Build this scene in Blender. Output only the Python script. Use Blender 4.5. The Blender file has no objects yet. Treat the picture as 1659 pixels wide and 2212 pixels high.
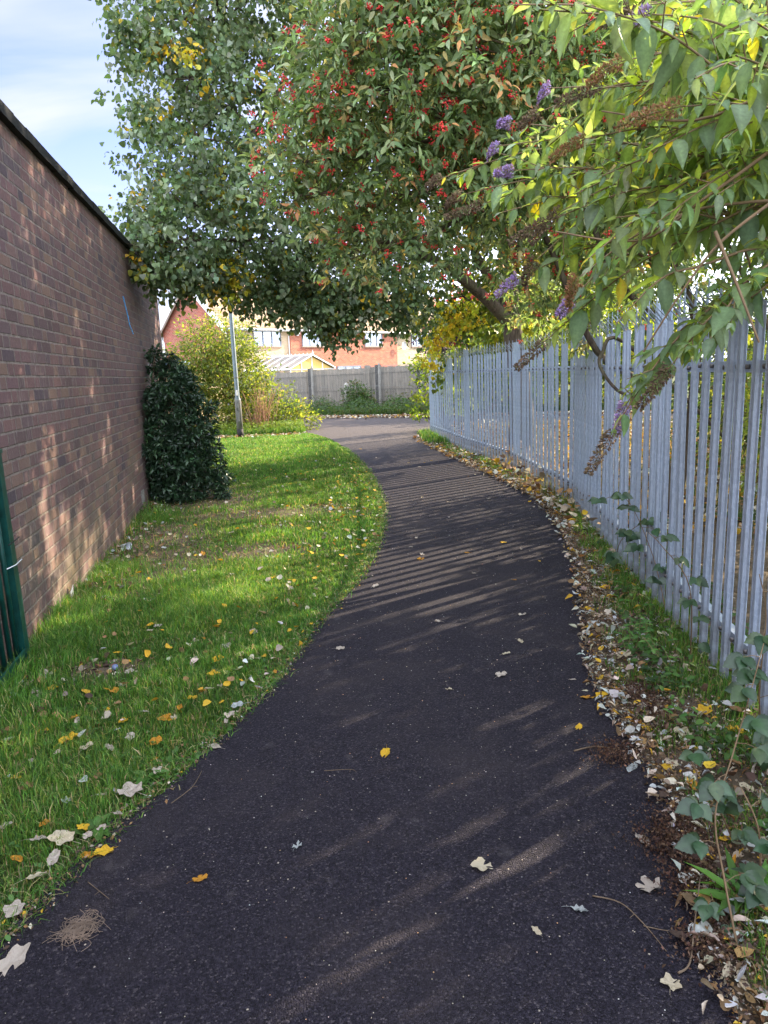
import bpy, bmesh, math
import numpy as np
from mathutils import Matrix, Vector
R = math.radians
S = bpy.context.scene
COL = S.collection

# ---------------------------------------------------------------- camera
CAM_H = 1.55
PITCH, ROLL = R(11.1), R(2.4)
FX = 1534.0            # focal length for a 1659 x 2212 survey frame
_F = np.array([0, math.cos(PITCH), -math.sin(PITCH)])
_U0 = np.array([0, math.sin(PITCH), math.cos(PITCH)])
_R0 = np.array([1.0, 0, 0])
_U = _U0*math.cos(ROLL) + _R0*math.sin(ROLL)
_R = _R0*math.cos(ROLL) - _U0*math.sin(ROLL)
cam = bpy.data.objects.new('camera', bpy.data.cameras.new('camera'))
COL.objects.link(cam)
cam.matrix_world = Matrix(((_R[0], _U[0], -_F[0], 0), (_R[1], _U[1], -_F[1], 0), (_R[2], _U[2], -_F[2], CAM_H), (0, 0, 0, 1)))
cam.data.sensor_fit = 'VERTICAL'; cam.data.sensor_height = 24.0
cam.data.lens = 12.0*FX/1106.0
cam.data.clip_start = 0.05; cam.data.clip_end = 2000
S.camera = cam

def ray(x, y):
    d = _F + _R*(x-829.5)/FX - _U*(y-1106)/FX
    return d/d[1]
def G(x, y, z=0.0):          # survey: point on the ground seen along a sight line
    d = ray(x, y); t = (z-CAM_H)/d[2]
    return np.array([d[0]*t, d[1]*t, z])
def at(x, y, Y):             # survey: point at distance Y along a sight line
    d = ray(x, y)*Y; d[2] += CAM_H
    return d

# ---------------------------------------------------------------- world, sun, exposure
SUN_AZ = 36.0    # math angle from +X towards +Y
SUN_EL = 27.0
w = bpy.data.worlds.new('World'); S.world = w; w.use_nodes = True
nt = w.node_tree; nt.nodes.clear()
def N_(t, typ, **k):
    n = t.nodes.new(typ)
    for a, b in k.items():
        if a == 'ins':
            for i, v in b.items(): n.inputs[i].default_value = v
        else: setattr(n, a, b)
    return n
sky = N_(nt, 'ShaderNodeTexSky', sky_type='NISHITA', sun_disc=False, sun_elevation=R(SUN_EL), sun_rotation=R(90-SUN_AZ), air_density=1.0, dust_density=1.2, ozone_density=1.2)
tc = N_(nt, 'ShaderNodeTexCoord')
sep = N_(nt, 'ShaderNodeSeparateXYZ'); nt.links.new(tc.outputs['Generated'], sep.inputs[0])
zz = N_(nt, 'ShaderNodeMath', operation='MAXIMUM', ins={1: 0.0}); nt.links.new(sep.outputs[2], zz.inputs[0])
za = N_(nt, 'ShaderNodeMath', operation='ADD', ins={1: 0.12}); nt.links.new(zz.outputs[0], za.inputs[0])
dx = N_(nt, 'ShaderNodeMath', operation='DIVIDE'); nt.links.new(sep.outputs[0], dx.inputs[0]); nt.links.new(za.outputs[0], dx.inputs[1])
dy = N_(nt, 'ShaderNodeMath', operation='DIVIDE'); nt.links.new(sep.outputs[1], dy.inputs[0]); nt.links.new(za.outputs[0], dy.inputs[1])
cx = N_(nt, 'ShaderNodeCombineXYZ'); nt.links.new(dx.outputs[0], cx.inputs[0]); nt.links.new(dy.outputs[0], cx.inputs[1])
mp = N_(nt, 'ShaderNodeMapping'); mp.inputs['Scale'].default_value = (0.8, 2.0, 1); mp.inputs['Rotation'].default_value = (0, 0, R(12)); nt.links.new(cx.outputs[0], mp.inputs[0])
cn = N_(nt, 'ShaderNodeTexNoise', ins={'Scale': 0.9, 'Detail': 6.0, 'Roughness': 0.5, 'Distortion': 0.5}); nt.links.new(mp.outputs[0], cn.inputs['Vector'])
cr = N_(nt, 'ShaderNodeMapRange', ins={'From Min': 0.43, 'From Max': 0.64, 'To Min': 0.0, 'To Max': 0.9}); nt.links.new(cn.outputs['Fac'], cr.inputs[0])
hz = N_(nt, 'ShaderNodeMapRange', ins={'From Min': 0.0, 'From Max': 0.30, 'To Min': 0.9, 'To Max': 0.0}); nt.links.new(zz.outputs[0], hz.inputs[0])
nrmz = N_(nt, 'ShaderNodeVectorMath', operation='NORMALIZE'); nt.links.new(tc.outputs['Generated'], nrmz.inputs[0])
dt = N_(nt, 'ShaderNodeVectorMath', operation='DOT_PRODUCT'); dt.inputs[1].default_value = (.52, .85, -.1); nt.links.new(nrmz.outputs[0], dt.inputs[0])
d2 = N_(nt, 'ShaderNodeVectorMath', operation='DOT_PRODUCT'); d2.inputs[1].default_value = (-.50, .78, .37); nt.links.new(nrmz.outputs[0], d2.inputs[0])
clear = N_(nt, 'ShaderNodeMapRange', ins={'From Min': 0.55, 'From Max': 0.93, 'To Min': 0.0, 'To Max': 1.0}); nt.links.new(d2.outputs['Value'], clear.inputs[0])
mxx = N_(nt, 'ShaderNodeMath', operation='MAXIMUM'); nt.links.new(cr.outputs[0], mxx.inputs[0]); nt.links.new(hz.outputs[0], mxx.inputs[1])
mix = N_(nt, 'ShaderNodeMix', data_type='RGBA'); nt.links.new(mxx.outputs[0], mix.inputs[0]); skt = N_(nt, 'ShaderNodeMix', data_type='RGBA', blend_type='MULTIPLY', ins={0: 1.0, 7: (.66, .61, .90, 1)}); nt.links.new(sky.outputs[0], skt.inputs[6]); nt.links.new(skt.outputs[2], mix.inputs[6]); mix.inputs[7].default_value = (2.15, 2.25, 2.5, 1)
veil = N_(nt, 'ShaderNodeMapRange', ins={'From Min': 0.0, 'From Max': 1.0, 'To Min': 1.0, 'To Max': 0.0}); nt.links.new(clear.outputs[0], veil.inputs[0])
vm = N_(nt, 'ShaderNodeMix', data_type='RGBA', ins={7: (9.5, 10.2, 11.6, 1)}); vf = N_(nt, 'ShaderNodeMath', operation='MULTIPLY', ins={1: 0.75}); nt.links.new(veil.outputs[0], vf.inputs[0]); nt.links.new(vf.outputs[0], vm.inputs[0]); nt.links.new(mix.outputs[2], vm.inputs[6])
bg = N_(nt, 'ShaderNodeBackground', ins={1: 0.10}); nt.links.new(vm.outputs[2], bg.inputs[0])
wo = N_(nt, 'ShaderNodeOutputWorld'); nt.links.new(bg.outputs[0], wo.inputs[0])

sun = bpy.data.objects.new('sun', bpy.data.lights.new('sun', 'SUN'))
COL.objects.link(sun)
sun.data.energy = 3.8; sun.data.angle = R(0.53); sun.data.color = (1.0, 0.83, 0.60)
sd = Vector((math.cos(R(SUN_EL))*math.cos(R(SUN_AZ)), math.cos(R(SUN_EL))*math.sin(R(SUN_AZ)), math.sin(R(SUN_EL))))
sun.rotation_euler = sd.to_track_quat('Z', 'Y').to_euler()
sun.location = sd*60
S.view_settings.view_transform = 'Standard'; S.view_settings.look = 'None'
S.view_settings.gamma = 1.0; S.view_settings.exposure = 2.22
S.render.engine = 'CYCLES'
S.cycles.max_bounces = 8; S.cycles.transmission_bounces = 6; S.cycles.transparent_max_bounces = 12

# ---------------------------------------------------------------- naming helpers
def props(o, label=None, cat=None, group=None, kind=None):
    if label: o['label'] = label
    if cat: o['category'] = cat
    if group: o['group'] = group
    if kind: o['kind'] = kind
    return o
def empty(name, loc=(0, 0, 0), rz=0.0, label=None, cat=None, group=None):
    o = bpy.data.objects.new(name, None); COL.objects.link(o)
    o.location = loc; o.rotation_euler = (0, 0, rz); o.empty_display_size = .1
    return props(o, label, cat, group)

class Geo:
    def __init__(s): s.v = []; s.f = []; s.c = []; s.m = []; s.n = 0
    def add(s, V, F, c=(1, 1, 1), m=0):
        V = np.asarray(V, float).reshape(-1, 3); F = np.asarray(F, int).reshape(-1, 3)
        c = np.asarray(c, float)
        if c.ndim == 1: c = np.tile(c, (len(V), 1))
        s.v.append(V); s.f.append(F+s.n); s.c.append(c); s.m.append(np.full(len(F), m)); s.n += len(V)
        return s
    def box(s, a, b, c=(1, 1, 1), m=0, M=None):
        x0, y0, z0 = a; x1, y1, z1 = b
        V = np.array([(x, y, z) for x in (x0, x1) for y in (y0, y1) for z in (z0, z1)], float)
        if M is not None: V = V@np.asarray(M)[:3, :3].T + np.asarray(M)[:3, 3]
        F = [(0, 1, 3), (0, 3, 2), (4, 6, 7), (4, 7, 5), (0, 4, 5), (0, 5, 1), (2, 3, 7), (2, 7, 6), (0, 2, 6), (0, 6, 4), (1, 5, 7), (1, 7, 3)]
        return s.add(V, F, c, m)
    def tube(s, P, r, n=6, c=(1, 1, 1), m=0, cap=True):
        P = np.asarray(P, float); k = len(P); r = np.broadcast_to(np.asarray(r, float), (k,))
        T = np.gradient(P, axis=0); T /= np.linalg.norm(T, axis=1)[:, None]+1e-9
        up = np.array([0, 0, 1.]) if abs(T[0][2]) < .9 else np.array([1., 0, 0])
        V = []
        a = np.linspace(0, 2*np.pi, n, endpoint=False)
        for i in range(k):
            x = np.cross(up, T[i]); x /= np.linalg.norm(x)+1e-9; y = np.cross(T[i], x); up = y if abs(np.dot(y, T[i])) < .5 else up
            V.append(P[i]+r[i]*(np.cos(a)[:, None]*x+np.sin(a)[:, None]*y))
            up = np.cross(T[i], x)*-1 if False else y
            up = y
        V = np.concatenate(V)
        F = []
        for i in range(k-1):
            for j in range(n):
                j2 = (j+1) % n
                F += [(i*n+j, i*n+j2, (i+1)*n+j2), (i*n+j, (i+1)*n+j2, (i+1)*n+j)]
        if cap:
            for j in range(1, n-1): F += [(0, j+1, j), ((k-1)*n, (k-1)*n+j, (k-1)*n+j+1)]
        return s.add(V, F, c, m)
    def build(s, name, mats, parent=None, smooth=True, **k):
        V = np.concatenate(s.v); F = np.concatenate(s.f); C = np.concatenate(s.c)
        o = bpy.data.objects.new(name, np_mesh(name, V, F, C, np.concatenate(s.m), smooth))
        if not isinstance(mats, (list, tuple)): mats = [mats]
        for m in mats: o.data.materials.append(m)
        COL.objects.link(o)
        if parent is not None: o.parent = parent
        return props(o, **k)
def np_mesh(name, V, F, C=None, MI=None, smooth=True):
    me = bpy.data.meshes.new(name)
    me.vertices.add(len(V)); me.vertices.foreach_set('co', V.astype(np.float32).ravel())
    me.loops.add(len(F)*3); me.loops.foreach_set('vertex_index', F.astype(np.int32).ravel())
    me.polygons.add(len(F)); me.polygons.foreach_set('loop_start', np.arange(0, len(F)*3, 3, dtype=np.int32))
    if MI is not None: me.polygons.foreach_set('material_index', MI.astype(np.int32))
    me.polygons.foreach_set('use_smooth', np.full(len(F), smooth))
    if C is not None:
        a = me.color_attributes.new('tint', 'FLOAT_COLOR', 'POINT')
        a.data.foreach_set('color', np.concatenate([C, np.ones((len(C), 1))], 1).astype(np.float32).ravel())
    me.update(calc_edges=True); me.validate()
    return me
def copy_tree(o, parent=None):      # a thing or part, its parts and their sub-parts
    kids = list(o.children); c = o.copy(); COL.objects.link(c); c.parent = parent
    for ch in kids: copy_tree(ch, c)
    return c

# ---------------------------------------------------------------- material helpers
class Mat:
    def __init__(s, name):
        s.m = bpy.data.materials.new(name); s.m.use_nodes = True; s.t = s.m.node_tree; s.t.nodes.clear()
        s.out = s.t.nodes.new('ShaderNodeOutputMaterial')
    def n(s, typ, **k): return N_(s.t, typ, **k)
    def l(s, a, b): s.t.links.new(a, b)
    def math(s, op, a, b=None, c=None):
        n = s.t.nodes.new('ShaderNodeMath'); n.operation = op
        for i, v in enumerate((a, b, c)):
            if v is None: continue
            if isinstance(v, (int, float)): n.inputs[i].default_value = v
            else: s.l(v, n.inputs[i])
        return n.outputs[0]
    def mix(s, f, a, b, mode='MIX'):
        n = s.t.nodes.new('ShaderNodeMix'); n.data_type = 'RGBA'; n.blend_type = mode
        for i, v in ((0, f), (6, a), (7, b)):
            if isinstance(v, (int, float)): n.inputs[i].default_value = v
            elif isinstance(v, tuple): n.inputs[i].default_value = v if len(v) == 4 else v+(1,)
            else: s.l(v, n.inputs[i])
        return n.outputs[2]
    def ramp(s, f, stops):
        n = s.t.nodes.new('ShaderNodeValToRGB'); e = n.color_ramp.elements
        while len(e) < len(stops): e.new(.5)
        for i, (p, c) in enumerate(stops): e[i].position = p; e[i].color = c if len(c) == 4 else tuple(c)+(1,)
        s.l(f, n.inputs[0]); return n.outputs[0]
    def coords(s, which='Object', scale=(1, 1, 1)):
        t = s.n('ShaderNodeTexCoord'); m = s.n('ShaderNodeMapping'); m.inputs['Scale'].default_value = scale
        s.l(t.outputs[which], m.inputs[0]); return m.outputs[0]
    def noise(s, vec, scale, detail=4, rough=.55, dist=0.0):
        n = s.n('ShaderNodeTexNoise', ins={'Scale': scale, 'Detail': float(detail), 'Roughness': rough, 'Distortion': dist}); s.l(vec, n.inputs['Vector']); return n.outputs['Fac']
    def vor(s, vec, scale, out='Distance', feature='F1'):
        n = s.n('ShaderNodeTexVoronoi', feature=feature, ins={'Scale': scale}); s.l(vec, n.inputs['Vector']); return n.outputs[out]
    def mr(s, v, a, b, c=0.0, d=1.0):
        n = s.n('ShaderNodeMapRange', ins={'From Min': a, 'From Max': b, 'To Min': c, 'To Max': d}); s.l(v, n.inputs[0]); return n.outputs[0]
    def bump(s, h, strength=.5, dist=.01):
        n = s.n('ShaderNodeBump', ins={'Strength': strength, 'Distance': dist}); s.l(h, n.inputs['Height']); return n.outputs[0]
    def bsdf(s, col, rough=.8, spec=.3, metal=0.0, normal=None):
        b = s.n('ShaderNodeBsdfPrincipled', ins={'Metallic': metal, 'Specular IOR Level': spec})
        if isinstance(col, tuple): b.inputs['Base Color'].default_value = col if len(col) == 4 else col+(1,)
        else: s.l(col, b.inputs['Base Color'])
        if isinstance(rough, (int, float)): b.inputs['Roughness'].default_value = rough
        else: s.l(rough, b.inputs['Roughness'])
        if normal is not None: s.l(normal, b.inputs['Normal'])
        return b.outputs[0]
    def done(s, sh): s.l(sh, s.out.inputs[0]); return s.m
    def tint(s): return s.n('ShaderNodeAttribute', attribute_name='tint').outputs['Color']

def leaf_mat(name, trans=.35, rough=.5, spec=.35, tmul=(1.25, 1.25, .55), mottled=True):
    M = Mat(name); c = M.tint()
    if mottled:
        f = M.noise(M.coords(), 90, 2); c = M.mix(.5, c, M.ramp(f, [(.3, (.7, .7, .7)), (.7, (1.3, 1.3, 1.3))]), 'MULTIPLY')
    b = M.bsdf(c, rough, spec)
    tr = M.n('ShaderNodeBsdfTranslucent'); M.l(M.mix(1.0, c, tmul, 'MULTIPLY'), tr.inputs[0])
    mx = M.n('ShaderNodeMixShader', ins={0: trans}); M.l(b, mx.inputs[1]); M.l(tr.outputs[0], mx.inputs[2])
    return M.done(mx.outputs[0])
def plain(name, col, rough=.6, spec=.3, metal=0.0, var=.25, scale=12, bump=.0):
    M = Mat(name); v = M.coords(); f = M.noise(v, scale, 5)
    lo = tuple(x*(1-var) for x in col); hi = tuple(min(1, x*(1+var)) for x in col)
    return M.done(M.bsdf(M.ramp(f, [(.3, lo), (.7, hi)]), rough, spec, metal, M.bump(f, bump, .01) if bump else None))
MAT = {}
MAT['leaf'] = leaf_mat('leaf', .42)
MAT['leaf_gloss'] = leaf_mat('leaf_glossy', .22, .32, .5)
MAT['leaf_thin'] = leaf_mat('leaf_backlit', .55, .5, .3, (2.0, 1.8, .5))
MAT['grass'] = leaf_mat('grass_blade', .45, .5, .3, (1.25, 1.2, .5), False)
MAT['dead'] = leaf_mat('dead_leaf', .2, .7, .2, (1.1, .9, .6))
MAT['flower'] = leaf_mat('flower', .3, .7, .1, (1, 1, 1), False)

def bark(name, a, b, sc=1.0):
    M = Mat(name); v = M.coords(scale=(9*sc, 9*sc, 1.6*sc)); f = M.noise(v, 3, 8, .65, .6)
    g = M.noise(M.coords(), 3, 3)
    c = M.ramp(f, [(.32, a), (.68, b)]); c = M.mix(M.mr(g, .5, .75, 0, .5), c, (.12, .14, .06))
    return M.done(M.bsdf(c, .9, .15, 0, M.bump(f, .9, .02)))
MAT['bark'] = bark('bark', (.035, .026, .02), (.17, .13, .1))
MAT['twig'] = plain('twig', (.15, .11, .075), .85, .2)
MAT['twig_green'] = plain('green_stem', (.2, .2, .08), .7, .2)
MAT['cane'] = plain('cane', (.19, .13, .075), .7, .2)

# palisade steel
def galv():
    M = Mat('galvanised_steel'); v = M.coords(); o = M.n('ShaderNodeObjectInfo')
    sp = M.n('ShaderNodeTexVoronoi', feature='F1', ins={'Scale': 55.0}); M.l(v, sp.inputs['Vector'])
    bw = M.n('ShaderNodeSeparateColor'); M.l(sp.outputs['Color'], bw.inputs[0])
    f = M.noise(M.coords(scale=(1, 1, .35)), 9, 6)
    c = M.mix(M.mr(bw.outputs[0], 0, 1), (.33, .41, .55), (.44, .53, .67))
    c = M.mix(M.mr(f, .45, .75, 0, .55), c, (.33, .35, .38))
    gt = M.n('ShaderNodeNewGeometry'); sx = M.n('ShaderNodeSeparateXYZ'); M.l(gt.outputs['Position'], sx.inputs[0])
    dirt = M.math('MULTIPLY', M.mr(sx.outputs[2], .35, .02), M.mr(M.noise(v, 14, 5), .35, .6))
    c = M.mix(M.math('MULTIPLY', dirt, .75), c, (.16, .14, .11))
    c = M.mix(M.mr(o.outputs['Random'], 0, 1, 0, .18), c, (.25, .27, .3))
    return M.done(M.bsdf(c, M.mr(f, .3, .7, .38, .6), .5, .35))
MAT['galv'] = galv()
MAT['bolt'] = plain('bolt_steel', (.16, .15, .15), .5, .4, .5)

def brick(name, pals, mortar, along='x', L=.225, H=.081, flemish=True, streak=.0, hilite=None, bump=.8, algae=0.0):
    """procedural brickwork: object x runs along the wall, z up"""
    M = Mat(name); t = M.n('ShaderNodeTexCoord'); s = M.n('ShaderNodeSeparateXYZ'); M.l(t.outputs['Object'], s.inputs[0])
    wob = M.math('MULTIPLY', M.math('SUBTRACT', M.noise(t.outputs['Object'], 7, 3), .5), .010)
    X = M.math('ADD', s.outputs[0 if along == 'x' else 1], wob); Z = M.math('ADD', s.outputs[2], wob)
    row = M.math('FLOOR', M.math('DIVIDE', Z, H)); fz = M.math('FRACT', M.math('DIVIDE', Z, H))
    per = L*1.5 if flemish else L
    odd = M.math('MODULO', M.math('ABSOLUTE', row), 2.0)
    u = M.math('ADD', M.math('DIVIDE', X, per), M.math('MULTIPLY', odd, .5 if not flemish else .5))
    u = M.math('ADD', u, M.math('MULTIPLY', M.math('SINE', M.math('MULTIPLY', row, 12.9)), .035 if flemish else .015))
    cell = M.math('FLOOR', u); fu = M.math('FRACT', u)
    if flemish:
        hd = M.math('GREATER_THAN', fu, .667)
        d1 = M.math('MULTIPLY', M.math('MINIMUM', fu, M.math('ABSOLUTE', M.math('SUBTRACT', fu, .667))), per)
        d2 = M.math('MULTIPLY', M.math('SUBTRACT', 1.0, fu), per)
        dU = M.math('MINIMUM', d1, d2)
    else:
        hd = M.math('MULTIPLY', fu, 0.0)
        dU = M.math('MULTIPLY', M.math('MINIMUM', fu, M.math('SUBTRACT', 1.0, fu)), per)
    dZ = M.math('MULTIPLY', M.math('MINIMUM', fz, M.math('SUBTRACT', 1.0, fz)), H)
    d = M.math('MINIMUM', dU, dZ)
    edge = M.noise(t.outputs['Object'], 60, 3)
    mort = M.mr(M.math('ADD', d, M.math('MULTIPLY', M.math('SUBTRACT', edge, .5), .006)), .0056, .0088, 1.0, 0.0)
    idv = M.n('ShaderNodeCombineXYZ'); M.l(cell, idv.inputs[0]); M.l(row, idv.inputs[1]); M.l(hd, idv.inputs[2])
    wn = M.n('ShaderNodeTexWhiteNoise', noise_dimensions='3D'); M.l(idv.outputs[0], wn.inputs['Vector'])
    k = len(pals); c = M.ramp(wn.outputs['Value'], [(i/(k-1), p) for i, p in enumerate(pals)])
    fine = M.noise(t.outputs['Object'], 45, 6, .7)
    c = M.mix(.6, c, M.ramp(fine, [(.3, (.72, .72, .72)), (.7, (1.25, 1.25, 1.25))]), 'MULTIPLY')
    big = M.noise(t.outputs['Object'], .8, 4)
    c = M.mix(.7, c, M.ramp(big, [(.3, (.8, .8, .8)), (.7, (1.15, 1.12, 1.08))]), 'MULTIPLY')
    if streak:
        mp = M.n('ShaderNodeMapping'); mp.inputs['Scale'].default_value = (22, 22, 1.6); M.l(t.outputs['Object'], mp.inputs[0])
        st = M.noise(mp.outputs[0], 1.6, 5, .7)
        mask = M.math('MULTIPLY', M.mr(st, .56, .72), M.mr(M.noise(t.outputs['Object'], 1.7, 3), .4, .62))
        c = M.mix(M.math('MULTIPLY', mask, streak), c, (.42, .37, .33))
        mp2 = M.n('ShaderNodeMapping'); mp2.inputs['Scale'].default_value = (40, 40, 5); mp2.inputs['Location'].default_value = (3, 3, 3); M.l(t.outputs['Object'], mp2.inputs[0])
        st2 = M.noise(mp2.outputs[0], 1.3, 3, .6)
        c = M.mix(M.math('MULTIPLY', M.mr(st2, .66, .74), .45), c, (.6, .57, .55))
    mc = M.mix(M.mr(M.noise(t.outputs['Object'], 25, 4), .35, .65), mortar, tuple(x*.6 for x in mortar))
    col = M.mix(mort, c, mc)
    if algae:
        a = M.math('MULTIPLY', M.mr(s.outputs[2], 1.3, .05), M.mr(M.noise(t.outputs['Object'], 1.6, 4), .4, .65))
        col = M.mix(M.math('MULTIPLY', a, algae), col, (.2, .19, .09))
    h = M.math('SUBTRACT', M.math('ADD', 1.0, M.math('MULTIPLY', fine, .35)), M.math('MULTIPLY', mort, .8))
    return M.done(M.bsdf(col, .88, .2, 0, M.bump(h, bump, .008)))
MAT['brick_dark'] = brick('purple_brown_brick', [(.112, .078, .082), (.155, .092, .094), (.125, .09, .098), (.18, .105, .10), (.14, .088, .10), (.195, .13, .105), (.165, .10, .102), (.085, .068, .082)], (.225, .185, .168), streak=.8, algae=.4)
MAT['brick_red'] = brick('red_brick', [(.42, .11, .06), (.5, .16, .09), (.38, .1, .07), (.55, .2, .11), (.33, .09, .06)], (.5, .38, .3), flemish=False, bump=.4)
MAT['brick_cream'] = brick('cream_brick', [(.52, .40, .26), (.58, .46, .31), (.47, .35, .24), (.62, .5, .36)], (.5, .42, .32), flemish=False, bump=.4)

def asphalt():
    M = Mat('asphalt'); v = M.coords(); f = M.noise(v, 3, 5); fine = M.noise(v, 160, 4, .7)
    vd = M.n('ShaderNodeTexVoronoi', feature='F1', ins={'Scale': 190.0}); M.l(v, vd.inputs['Vector'])
    sc = M.n('ShaderNodeSeparateColor'); M.l(vd.outputs['Color'], sc.inputs[0])
    c = M.ramp(sc.outputs[0], [(0, (.006, .005, .010)), (.55, (.0155, .013, .023)), (.9, (.031, .027, .040)), (1, (.08, .07, .08))])
    vs = M.n('ShaderNodeTexVoronoi', feature='F1', ins={'Scale': 26.0, 'Randomness': 1.0}); M.l(v, vs.inputs['Vector'])
    ss = M.n('ShaderNodeSeparateColor'); M.l(vs.outputs['Color'], ss.inputs[0])
    speck = M.math('MULTIPLY', M.mr(vs.outputs['Distance'], .10, .06), M.mr(ss.outputs[1], .80, .83))
    c = M.mix(speck, c, (.42, .37, .31))
    c = M.mix(M.mr(M.noise(v, 1.1, 6, .65), .48, .72, 0, .6), c, (.046, .038, .042))
    c = M.mix(M.mr(M.noise(v, 7, 3, .5), .66, .74, 0, .35), c, (.09, .08, .085))
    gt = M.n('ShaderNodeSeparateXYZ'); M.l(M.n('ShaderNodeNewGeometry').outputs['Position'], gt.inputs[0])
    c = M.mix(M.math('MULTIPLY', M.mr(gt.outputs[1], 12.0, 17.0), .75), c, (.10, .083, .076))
    h = M.math('ADD', M.math('MULTIPLY', vd.outputs['Distance'], -1.0), M.math('MULTIPLY', fine, .4))
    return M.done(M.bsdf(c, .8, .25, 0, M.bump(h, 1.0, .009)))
MAT['asphalt'] = asphalt()
def soil(name, a, b, g=None):
    M = Mat(name); v = M.coords(); f = M.noise(v, 14, 7, .7); big = M.noise(v, .9, 4)
    c = M.ramp(f, [(.3, a), (.7, b)])
    if g: c = M.mix(M.mr(big, .38, .55), c, M.ramp(M.noise(v, 30, 5), [(.3, g), (.7, tuple(x*1.7 for x in g))]))
    return M.done(M.bsdf(c, .95, .1, 0, M.bump(f, .8, .03)))
MAT['soil'] = soil('soil', (.055, .042, .03), (.16, .125, .09))
MAT['ground'] = soil('ground', (.05, .045, .025), (.12, .1, .06), (.035, .06, .015))

# ---------------------------------------------------------------- leaf engine
def template(prof, fold=.25, curl=.15, wave=0.0):
    V = []; F = []; rows = []
    for t, wd in prof:
        z = -curl*t*t
        if wd < 1e-4: rows.append((len(V),)); V.append((0, t, z))
        else:
            i = len(V); wv = wave*math.sin(t*9)
            V += [(-wd, t, z+fold*wd+wv), (0, t, z), (wd, t, z+fold*wd-wv)]; rows.append((i, i+1, i+2))
    for a, b in zip(rows[:-1], rows[1:]):
        if len(a) == 1 and len(b) == 3: F += [(a[0], b[1], b[0]), (a[0], b[2], b[1])]
        elif len(a) == 3 and len(b) == 1: F += [(a[0], a[1], b[0]), (a[1], a[2], b[0])]
        else: F += [(a[0], a[1], b[1]), (a[0], b[1], b[0]), (a[1], a[2], b[2]), (a[1], b[2], b[1])]
    return np.array(V, float), np.array(F)
T_HEART = template([(0, 0), (.06, .36), (.35, .5), (.7, .3), (1, 0)], .3, .25, .03)
T_LANCE = template([(0, 0), (.25, .15), (.6, .17), (1, 0)], .5, .35)
T_LANCE2 = template([(0, 0), (.15, .11), (.4, .2), (.7, .15), (.88, .06), (1, 0)], .4, .35, .012)
T_OVAL = template([(0, 0), (.3, .22), (.7, .2), (1, 0)], .3, .2)
T_BUDD = template([(0, 0), (.06, .04), (.16, .15), (.34, .215), (.52, .2), (.7, .14), (.86, .06), (1, 0)], .28, .3, .012)
T_BRAM = template([(0, 0), (.08, .2), (.3, .36), (.55, .33), (.8, .15), (.92, .05), (1, 0)], .2, .15, .02)
_bt = np.linspace(0, 1, 15); T_BRAM = template([(t, max(0, float(np.interp(t, [0, .08, .3, .55, .8, .93, 1], [0, .2, .36, .33, .16, .05, 0]))*(1+(.10 if j % 2 else -.06)))) for j, t in enumerate(_bt)], .22, .15, .012)
T_TINY = template([(0, 0), (.5, .28), (1, 0)], .3, .1)

SUNV = np.array([math.cos(R(SUN_EL))*math.cos(R(SUN_AZ)), math.cos(R(SUN_EL))*math.sin(R(SUN_AZ)), math.sin(R(SUN_EL))])
SHAFTS = []                  # leaves are cut away along these lines to let sun patches through
def sunny_gap(P):
    m = np.zeros(len(P), bool)
    for c, r in SHAFTS:
        q = P-c; t = q@SUNV; d = np.linalg.norm(q-t[:, None]*SUNV, axis=1); m |= (d < r*(.8+.35*np.sin(t*2.1+c[0]*7))) & (t > .3)
    return m
def place(Tm, pos, dirs, nrm, size, wid=None):
    """vectorised copies of a leaf template"""
    V, F = Tm; n = len(pos)
    y = dirs/(np.linalg.norm(dirs, axis=1)[:, None]+1e-9)
    x = np.cross(y, nrm); x /= np.linalg.norm(x, axis=1)[:, None]+1e-9
    z = np.cross(x, y)
    size = np.broadcast_to(size, (n,)); wid = size if wid is None else size*wid
    P = pos[:, None, :] + (V[None, :, 0, None]*wid[:, None, None])*x[:, None, :] + (V[None, :, 1, None]*size[:, None, None])*y[:, None, :] + (V[None, :, 2, None]*size[:, None, None])*z[:, None, :]
    FF = F[None]+np.arange(n)[:, None, None]*len(V)
    return P.reshape(-1, 3), FF.reshape(-1, 3), len(V)
def rnd_unit(rng, n):
    v = rng.normal(size=(n, 3)); return v/np.linalg.norm(v, axis=1)[:, None]
def pick(rng, n, pal, wts, var=.22):
    pal = np.array(pal); wts = np.array(wts, float); i = rng.choice(len(pal), n, p=wts/wts.sum())
    c = pal[i]*(1+rng.normal(size=(n, 1))*var)*(1+rng.normal(size=(n, 3))*.05)
    return np.clip(c, .004, .95)
def add_leaves(g, Tm, pos, dirs, nrm, size, col, wid=None, m=0):
    V, F, k = place(Tm, pos, dirs, nrm, size, wid); C = np.repeat(col, k, 0)
    if Tm is T_BUDD or Tm is T_BRAM: C = C*np.tile(np.where(np.abs(Tm[0][:, 0]) < 1e-6, 1.35, .92), len(pos))[:, None]     # pale midrib
    g.add(V, F, C, m)
def shoots(rng, lobes, n, inner=.35, flat=.85, keep=None):
    lobes = np.array(lobes, float); wts = lobes[:, 3]**2.2*(lobes[:, 4] if lobes.shape[1] > 4 else 1); i = rng.choice(len(lobes), n, p=wts/wts.sum())
    d = rnd_unit(rng, n)
    lump = 1+.22*np.sin(d[:, 0]*5+i)*np.sin(d[:, 1]*6+2*i)+.15*np.sin(d[:, 2]*9+i)
    r = lobes[i, 3]*(inner+(1-inner)*rng.random(n)**.6)*lump
    p = lobes[i, :3]+d*r[:, None]*np.array([1, 1, flat])
    if keep is not None:
        k = keep(p); p = p[k]; d = d[k]; i = i[k]
    return p, d, i
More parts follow.
